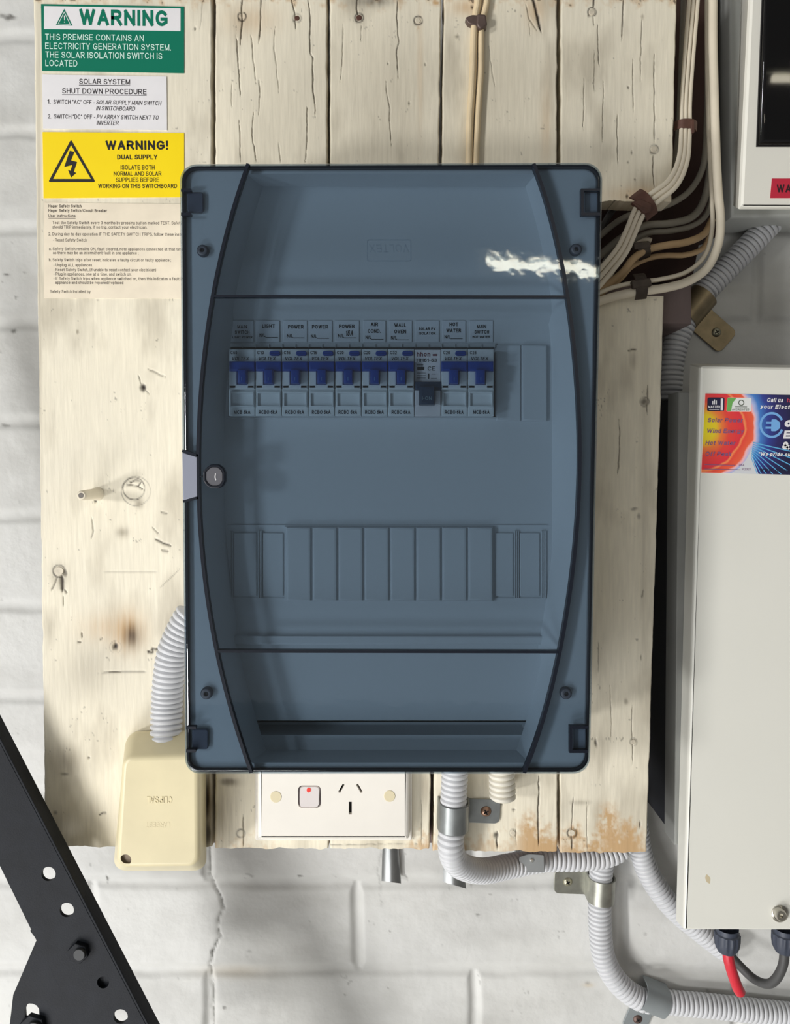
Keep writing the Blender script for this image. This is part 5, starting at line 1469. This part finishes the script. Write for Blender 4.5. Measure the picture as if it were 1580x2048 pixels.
    for pos, col in ((0.17, (238, 208, 40)), (0.24, (240, 130, 60)), (0.32, (232, 70, 60)), (0.44, (226, 50, 66)), (0.455, (250, 150, 90)), (0.475, (236, 76, 60)), (0.535, (240, 100, 66)), (0.55, (252, 190, 190)), (0.575, (180, 190, 230)), (0.62, (70, 130, 205)), (0.70, (50, 66, 150)), (0.80, (44, 40, 100))):
        el = e.new(pos); el.color = (*lin(col), 1)
    nt.links.new(rp.outputs['Color'], b.inputs['Base Color'])
    mb = MB(); mb.prism(q, y, yf + 0.0001); st = mb.build('advert_sticker', m, root)
    st['label'] = 'red, orange and blue electrician sticker'
    y1 = y - 0.00004
    def pr(pts, name, rgb):
        mb = MB(); mb.prism(poly(pts, y1), y1 - 0.00006, y1 + 0.00002); return mb.build(name, mat('print_' + name, rgb, 0.45), st)
    pr([(1503, 895), (1500, 905), (1492, 920), (1478, 936), (1462, 946.5), (1517, 948), (1508, 925)], 'pale_corner', (214, 216, 220))
    mb = MB()
    for i in range(9):
        a = math.radians(14 + i * 6.2); c = Vector((1500 - i * .5, 882 + i * 3.6)); l = 90 + 12 * (i % 3); e2 = c + Vector((math.cos(a), math.sin(a))) * l
        if e2.y > 948: e2 = c + (e2 - c) * ((948 - c.y) / (e2.y - c.y))
        bar(mb, c.x + 6, c.y + 3, e2.x, e2.y, 2.2 - 0.1 * i, y1)
    mb.build('light_rays', mat('cyan_print', (96, 176, 226), 0.45), st)
    pr(round_px([(1415, 795), (1449, 795), (1448.5, 822), (1414, 822)], 3, 3), 'navy_badge', (26, 26, 62))
    pr(round_px([(1455, 795), (1503, 796), (1502, 823.5), (1453, 823)], 2, 3), 'white_badge', (232, 234, 232))
    y1 -= 0.00008
    mb = MB(); mb.prism(poly([(1455, 795.5), (1473, 796), (1465, 806), (1462, 822.5), (1453.5, 822.5)], y1), y1 - 0.00006, y1); mb.build('green_leaf', mat('leaf_green', (112, 176, 92), 0.45), st)
    mb = MB(); c1 = poly(circle_px(1482.5, 805.5, 6, 20), y1); c2 = poly(circle_px(1482.5, 805.5, 4.2, 20), y1); mb.prism(c1, y1 - 0.00006, y1, holes=[c2])
    text(mb, 'ACCREDITED', 1464, 821, 1498, 4, y1, bold=.02, res=2); bar(mb, 1470, 813.5, 1494, 813.8, 1.2, y1); mb.build('badge_lettering', mat('olive_print', (96, 104, 92), 0.5), st)
    mb = MB(); text(mb, 'MASTER', 1416.5, 816, 1440, 5, y1, bold=.03, res=2); bar(mb, 1418, 819, 1439, 819, 1.2, y1); bar(mb, 1444, 797, 1443.4, 820.5, 4.5, y1)
    for xx, h in ((1425.5, 802), (1429, 799), (1432.5, 801)): bar(mb, xx, 809, xx, h, 2, y1)
    mb.build('badge_marks', LABELW, st)
    mb = MB()
    for s, x0, bs, x1 in (('Solar Power', 1414.5, 844.5, 1486), ('Wind Energy', 1413, 866, 1488), ('Hot Water', 1410.5, 890, 1471), ('Off Peak', 1410, 912, 1463)):
        text(mb, s, x0, bs, x1, 8.8, y1, shear=0.15, bold=.015, res=3, rot=-0.01)
    text(mb, '284', 1477, 932, 1488, 4.2, y1, res=2); text(mb, 'P2327', 1484, 940.5, 1502, 4.2, y1, res=2)
    bar(mb, 1409, 929.5, 1470, 930.5, 1.2, y1); bar(mb, 1409, 938, 1480, 939.5, 1.2, y1)
    mb.build('mauve_lettering', mat('mauve_print', (132, 92, 132), 0.5), st)
    mb = MB()
    text(mb, 'Call us', 1533.5, 804, 1567, 8.4, y1, shear=.2, bold=.03, rot=-0.02); text(mb, 'your Electrical', 1520, 817, 1606, 8, y1, shear=.2, bold=.03, rot=-0.02)
    text(mb, 'o', 1567.5, 854, 1587, 17.5, y1, shear=.15, bold=.05); text(mb, 'El', 1566, 877, 1590, 16, y1, shear=.15, bold=.05); text(mb, '&', 1564, 899, 1579, 15.5, y1, bold=.04)
    text(mb, '\u201cWe pride our', 1516, 911.5, 1586, 7.5, y1, shear=.2, bold=.03, rot=-0.02)
    mb.build('white_lettering', LABELW, st)
    mb = MB(); text(mb, 'to', 1573, 804.5, 1583, 8.4, y1, shear=.2, bold=.02); mb.build('red_lettering', mat('rose_print', (206, 70, 96), 0.5), st)
    mb = MB(); text(mb, 'www.goodhe', 1518.5, 943, 1592, 7.5, y1, shear=.2, bold=.02, rot=-0.02); mb.build('navy_lettering', NAVYP, st)
    # plug emblem: an open ring ending in a plug
    mb = MB(); cx, cy = 1543.5, 850; R1, R0 = 24.5, 20
    A = [math.radians(a) for a in range(-25, -342, -8)]
    ring = [(cx + R1 * math.cos(a), cy + R1 * math.sin(a) * 1.06) for a in A] + [(cx + R0 * math.cos(a), cy + R0 * math.sin(a) * 1.06) for a in A[::-1]]
    mb.prism(poly(ring, y1), y1 - 0.00008, y1)
    mb.prism(poly(round_px([(1543, 838.5), (1552, 838.5), (1560, 845), (1560, 856), (1552, 862.5), (1542, 862.5)], 2, 3), y1), y1 - 0.0001, y1)
    bar(mb, 1532, 845.5, 1543, 845.5, 4, y1); bar(mb, 1531, 855.5, 1543, 855.5, 4, y1)
    mb.build('plug_emblem', mat('sky_print', (120, 176, 232), 0.45), st)
cabinet()

cable([(1455, 1900, -.080), (1458, 1922, -.080), (1466, 1950, -.078), (1475, 1975, -.076), (1480, 1984, -.074)], 0.0044, 'red cable hanging from the cable gland under the white cabinet', mat('red_cable', (206, 44, 60), 0.4), None)
o = [x for x in COL.objects if x.get('label', '').startswith('red cable')][0]
cable([(1570, 1895, -.080), (1566, 1930, -.078), (1552, 1958, -.072), (1534, 1968, -.064), (1508, 1958, -.054), (1482, 1934, -.044), (1462, 1912, -.036), (1440, 1890, -.030)], 0.0038, 'dark grey cable looping from the second gland back towards the wall', mat('dark_grey_cable', (72, 72, 72), 0.5), None)

# ------------------------------------------------------------------ stud
def stud():
    y = -0.131
    c = W(162, 991, y)
    root = thing('painted_stud', (c.x, BF, c.z), 'paint-covered hollow stud sticking out of the broad plank', 'stud')
    mb = MB(); mb.tube([Vector((c.x, BF - 0.0001, c.z)), Vector((c.x, BF - 0.002, c.z)), Vector((c.x, y + 0.004, c.z)), Vector((c.x, y + 0.0008, c.z)), Vector((c.x, y, c.z))], [0.0052, 0.0042, 0.0036, 0.0034, 0.0028], 20)
    mb.build('shank', mat('stud_paint', (232, 222, 200), 0.5, var=0.05), root)
    mb = MB(); mb.prism([(c.x + 0.0019 * math.cos(k * .393), c.z + 0.0019 * math.sin(k * .393)) for k in range(16)], y - 0.0002, y + 0.0005); mb.build('stud_end', mat('grey_end', (120, 114, 108), 0.6), root)
stud()

# ------------------------------------------------------------------ black steel brace
def brace():
    y = -0.128
    root = thing('steel_brace', W(150, 1800, y), 'slanting black steel angle brace with round holes in front of the wall corner', 'steel brace')
    Lp = [(-70, 1600), (0, 1733), (71, 1883), (155, 2050), (230, 2200)]
    Rp = [(-70, 1330), (0, 1474), (23, 1526), (81, 1617), (133, 1720), (184, 1822), (241, 1937), (297, 2048), (375, 2200)]
    def line(a, b, yy): return a[0] + (b[0] - a[0]) * (yy - a[1]) / (b[1] - a[1])
    L0, L1 = W(0, 1733, y), W(155, 2050, y); R0, R1 = W(0, 1474, y), W(297, 2048, y)
    main = poly([(-75, 1590), (232, 2210), (373, 2200), (-75, 1335)], y)
    main = [WA(-480, 1733 - 480 * 2.04, y), WA(155 + 330, 2050 + 330 * 2.04, y), WA(291 + 330, 2048 + 330 * 1.93, y), WA(-480, 1485 - 480 * 1.93, y)]
    holes = [disc(97, 1748, 14.3, y), disc(133.5, 1820, 14.3, y), disc(241, 2033, 14.5, y), disc(206, 1965, 12, y)]
    mb = MB(); mb.prism(main, y, y + 0.003, 0.0004, holes=holes)
    mb.build('web', BLACKSTEEL, root)
    mb = MB(); a, b2 = main[3], main[2]
    d = Vector((b2[0] - a[0], b2[1] - a[1])).normalized(); n = Vector((d.y, -d.x))
    if n.y < 0: n = -n
    t = 0.002
    lip = [a, b2, (b2[0] + n.x * t, b2[1] + n.y * t), (a[0] + n.x * t, a[1] + n.y * t)]
    mb.prism(lip, y - 0.0002, y + 0.013, 0.0006); mb.build('flange', BLACKSTEEL, root)
    yg = y + 0.0035
    g = poly([(60, 1862), (73, 1880), (26, 1990), (18, 2060), (14, 2140), (330, 2140), (262, 1995), (180, 1880)], yg)
    slot = poly([(50, 2036), (49, 2020), (52, 2011), (58, 2007), (65, 2007.5), (73, 2011), (78, 2018), (79, 2036)], yg)
    mb = MB(); mb.prism(g, yg, yg + 0.003, 0.0003, holes=[slot, disc(241, 2033, 17, yg)]); mb.build('gusset_plate', BLACKSTEEL, root)
    def bolt(cx, cy, r, yy, stud_r):
        mb = MB(); hx = [WA(cx + r * math.cos(k * math.pi / 3 + .3), cy + r * math.sin(k * math.pi / 3 + .3), yy - 0.004) for k in range(6)]
        mb.prism(hx, yy - 0.004, yy, 0.0006); bb = mb.build('bolt_nut', BLACKSTEEL, root)
        mb = MB(); c = disc(cx + 2, cy + 4, stud_r, yy - 0.007, 20); mb.prism(c, yy - 0.0062, yy - 0.003, 0.0006); mb.build('bolt_end', mat('dark_bolt', (40, 42, 44), 0.5), bb)
    bolt(155, 1908, 21, y, 12)
    bolt(64, 2058, 27, yg, 15)
brace()

# ------------------------------------------------------------------ lamps of the garage, seen as reflections in the lid
def tube_lamp(px, plane, dist, length, rad, slope, strength, label):
    """a fluorescent tube placed where the mirror at Y = plane shows it behind pixel px"""
    h = W(px[0], px[1], plane); d = (h - Vector((0, CAMY, CAMZ))).normalized(); d.y = -d.y
    p = h + d * dist
    root = thing('tube_lamp', p, label, 'lamp')
    mb = MB(); e = Vector((1, 0, slope)).normalized()
    mb.tube([p, p + e * length * .5, p + e * length], rad, 16); mb.build('glowing_tube', glow_mat('tube_glow', (1.0, 0.93, 0.74), strength), root)
    mb = MB(); q = Vector((0, 0, rad * 1.6))
    mb.tube([p - e * .05 + q * 1.3, p + e * (length + .05) + q * 1.3], rad * .9, 8); mb.build('lamp_batten', mat('lamp_white', (200, 200, 196), 0.5), root)
tube_lamp((975, 524), LF, 2.6, 1.25, 0.016, -0.09, 18, 'long fluorescent tube lamp across the garage, mirrored in the smoky lid')
tube_lamp((1545, 157), -0.129, 2.6, 1.25, 0.012, 0.0, 10, 'second fluorescent tube lamp, mirrored in the dark cover of the upper box')
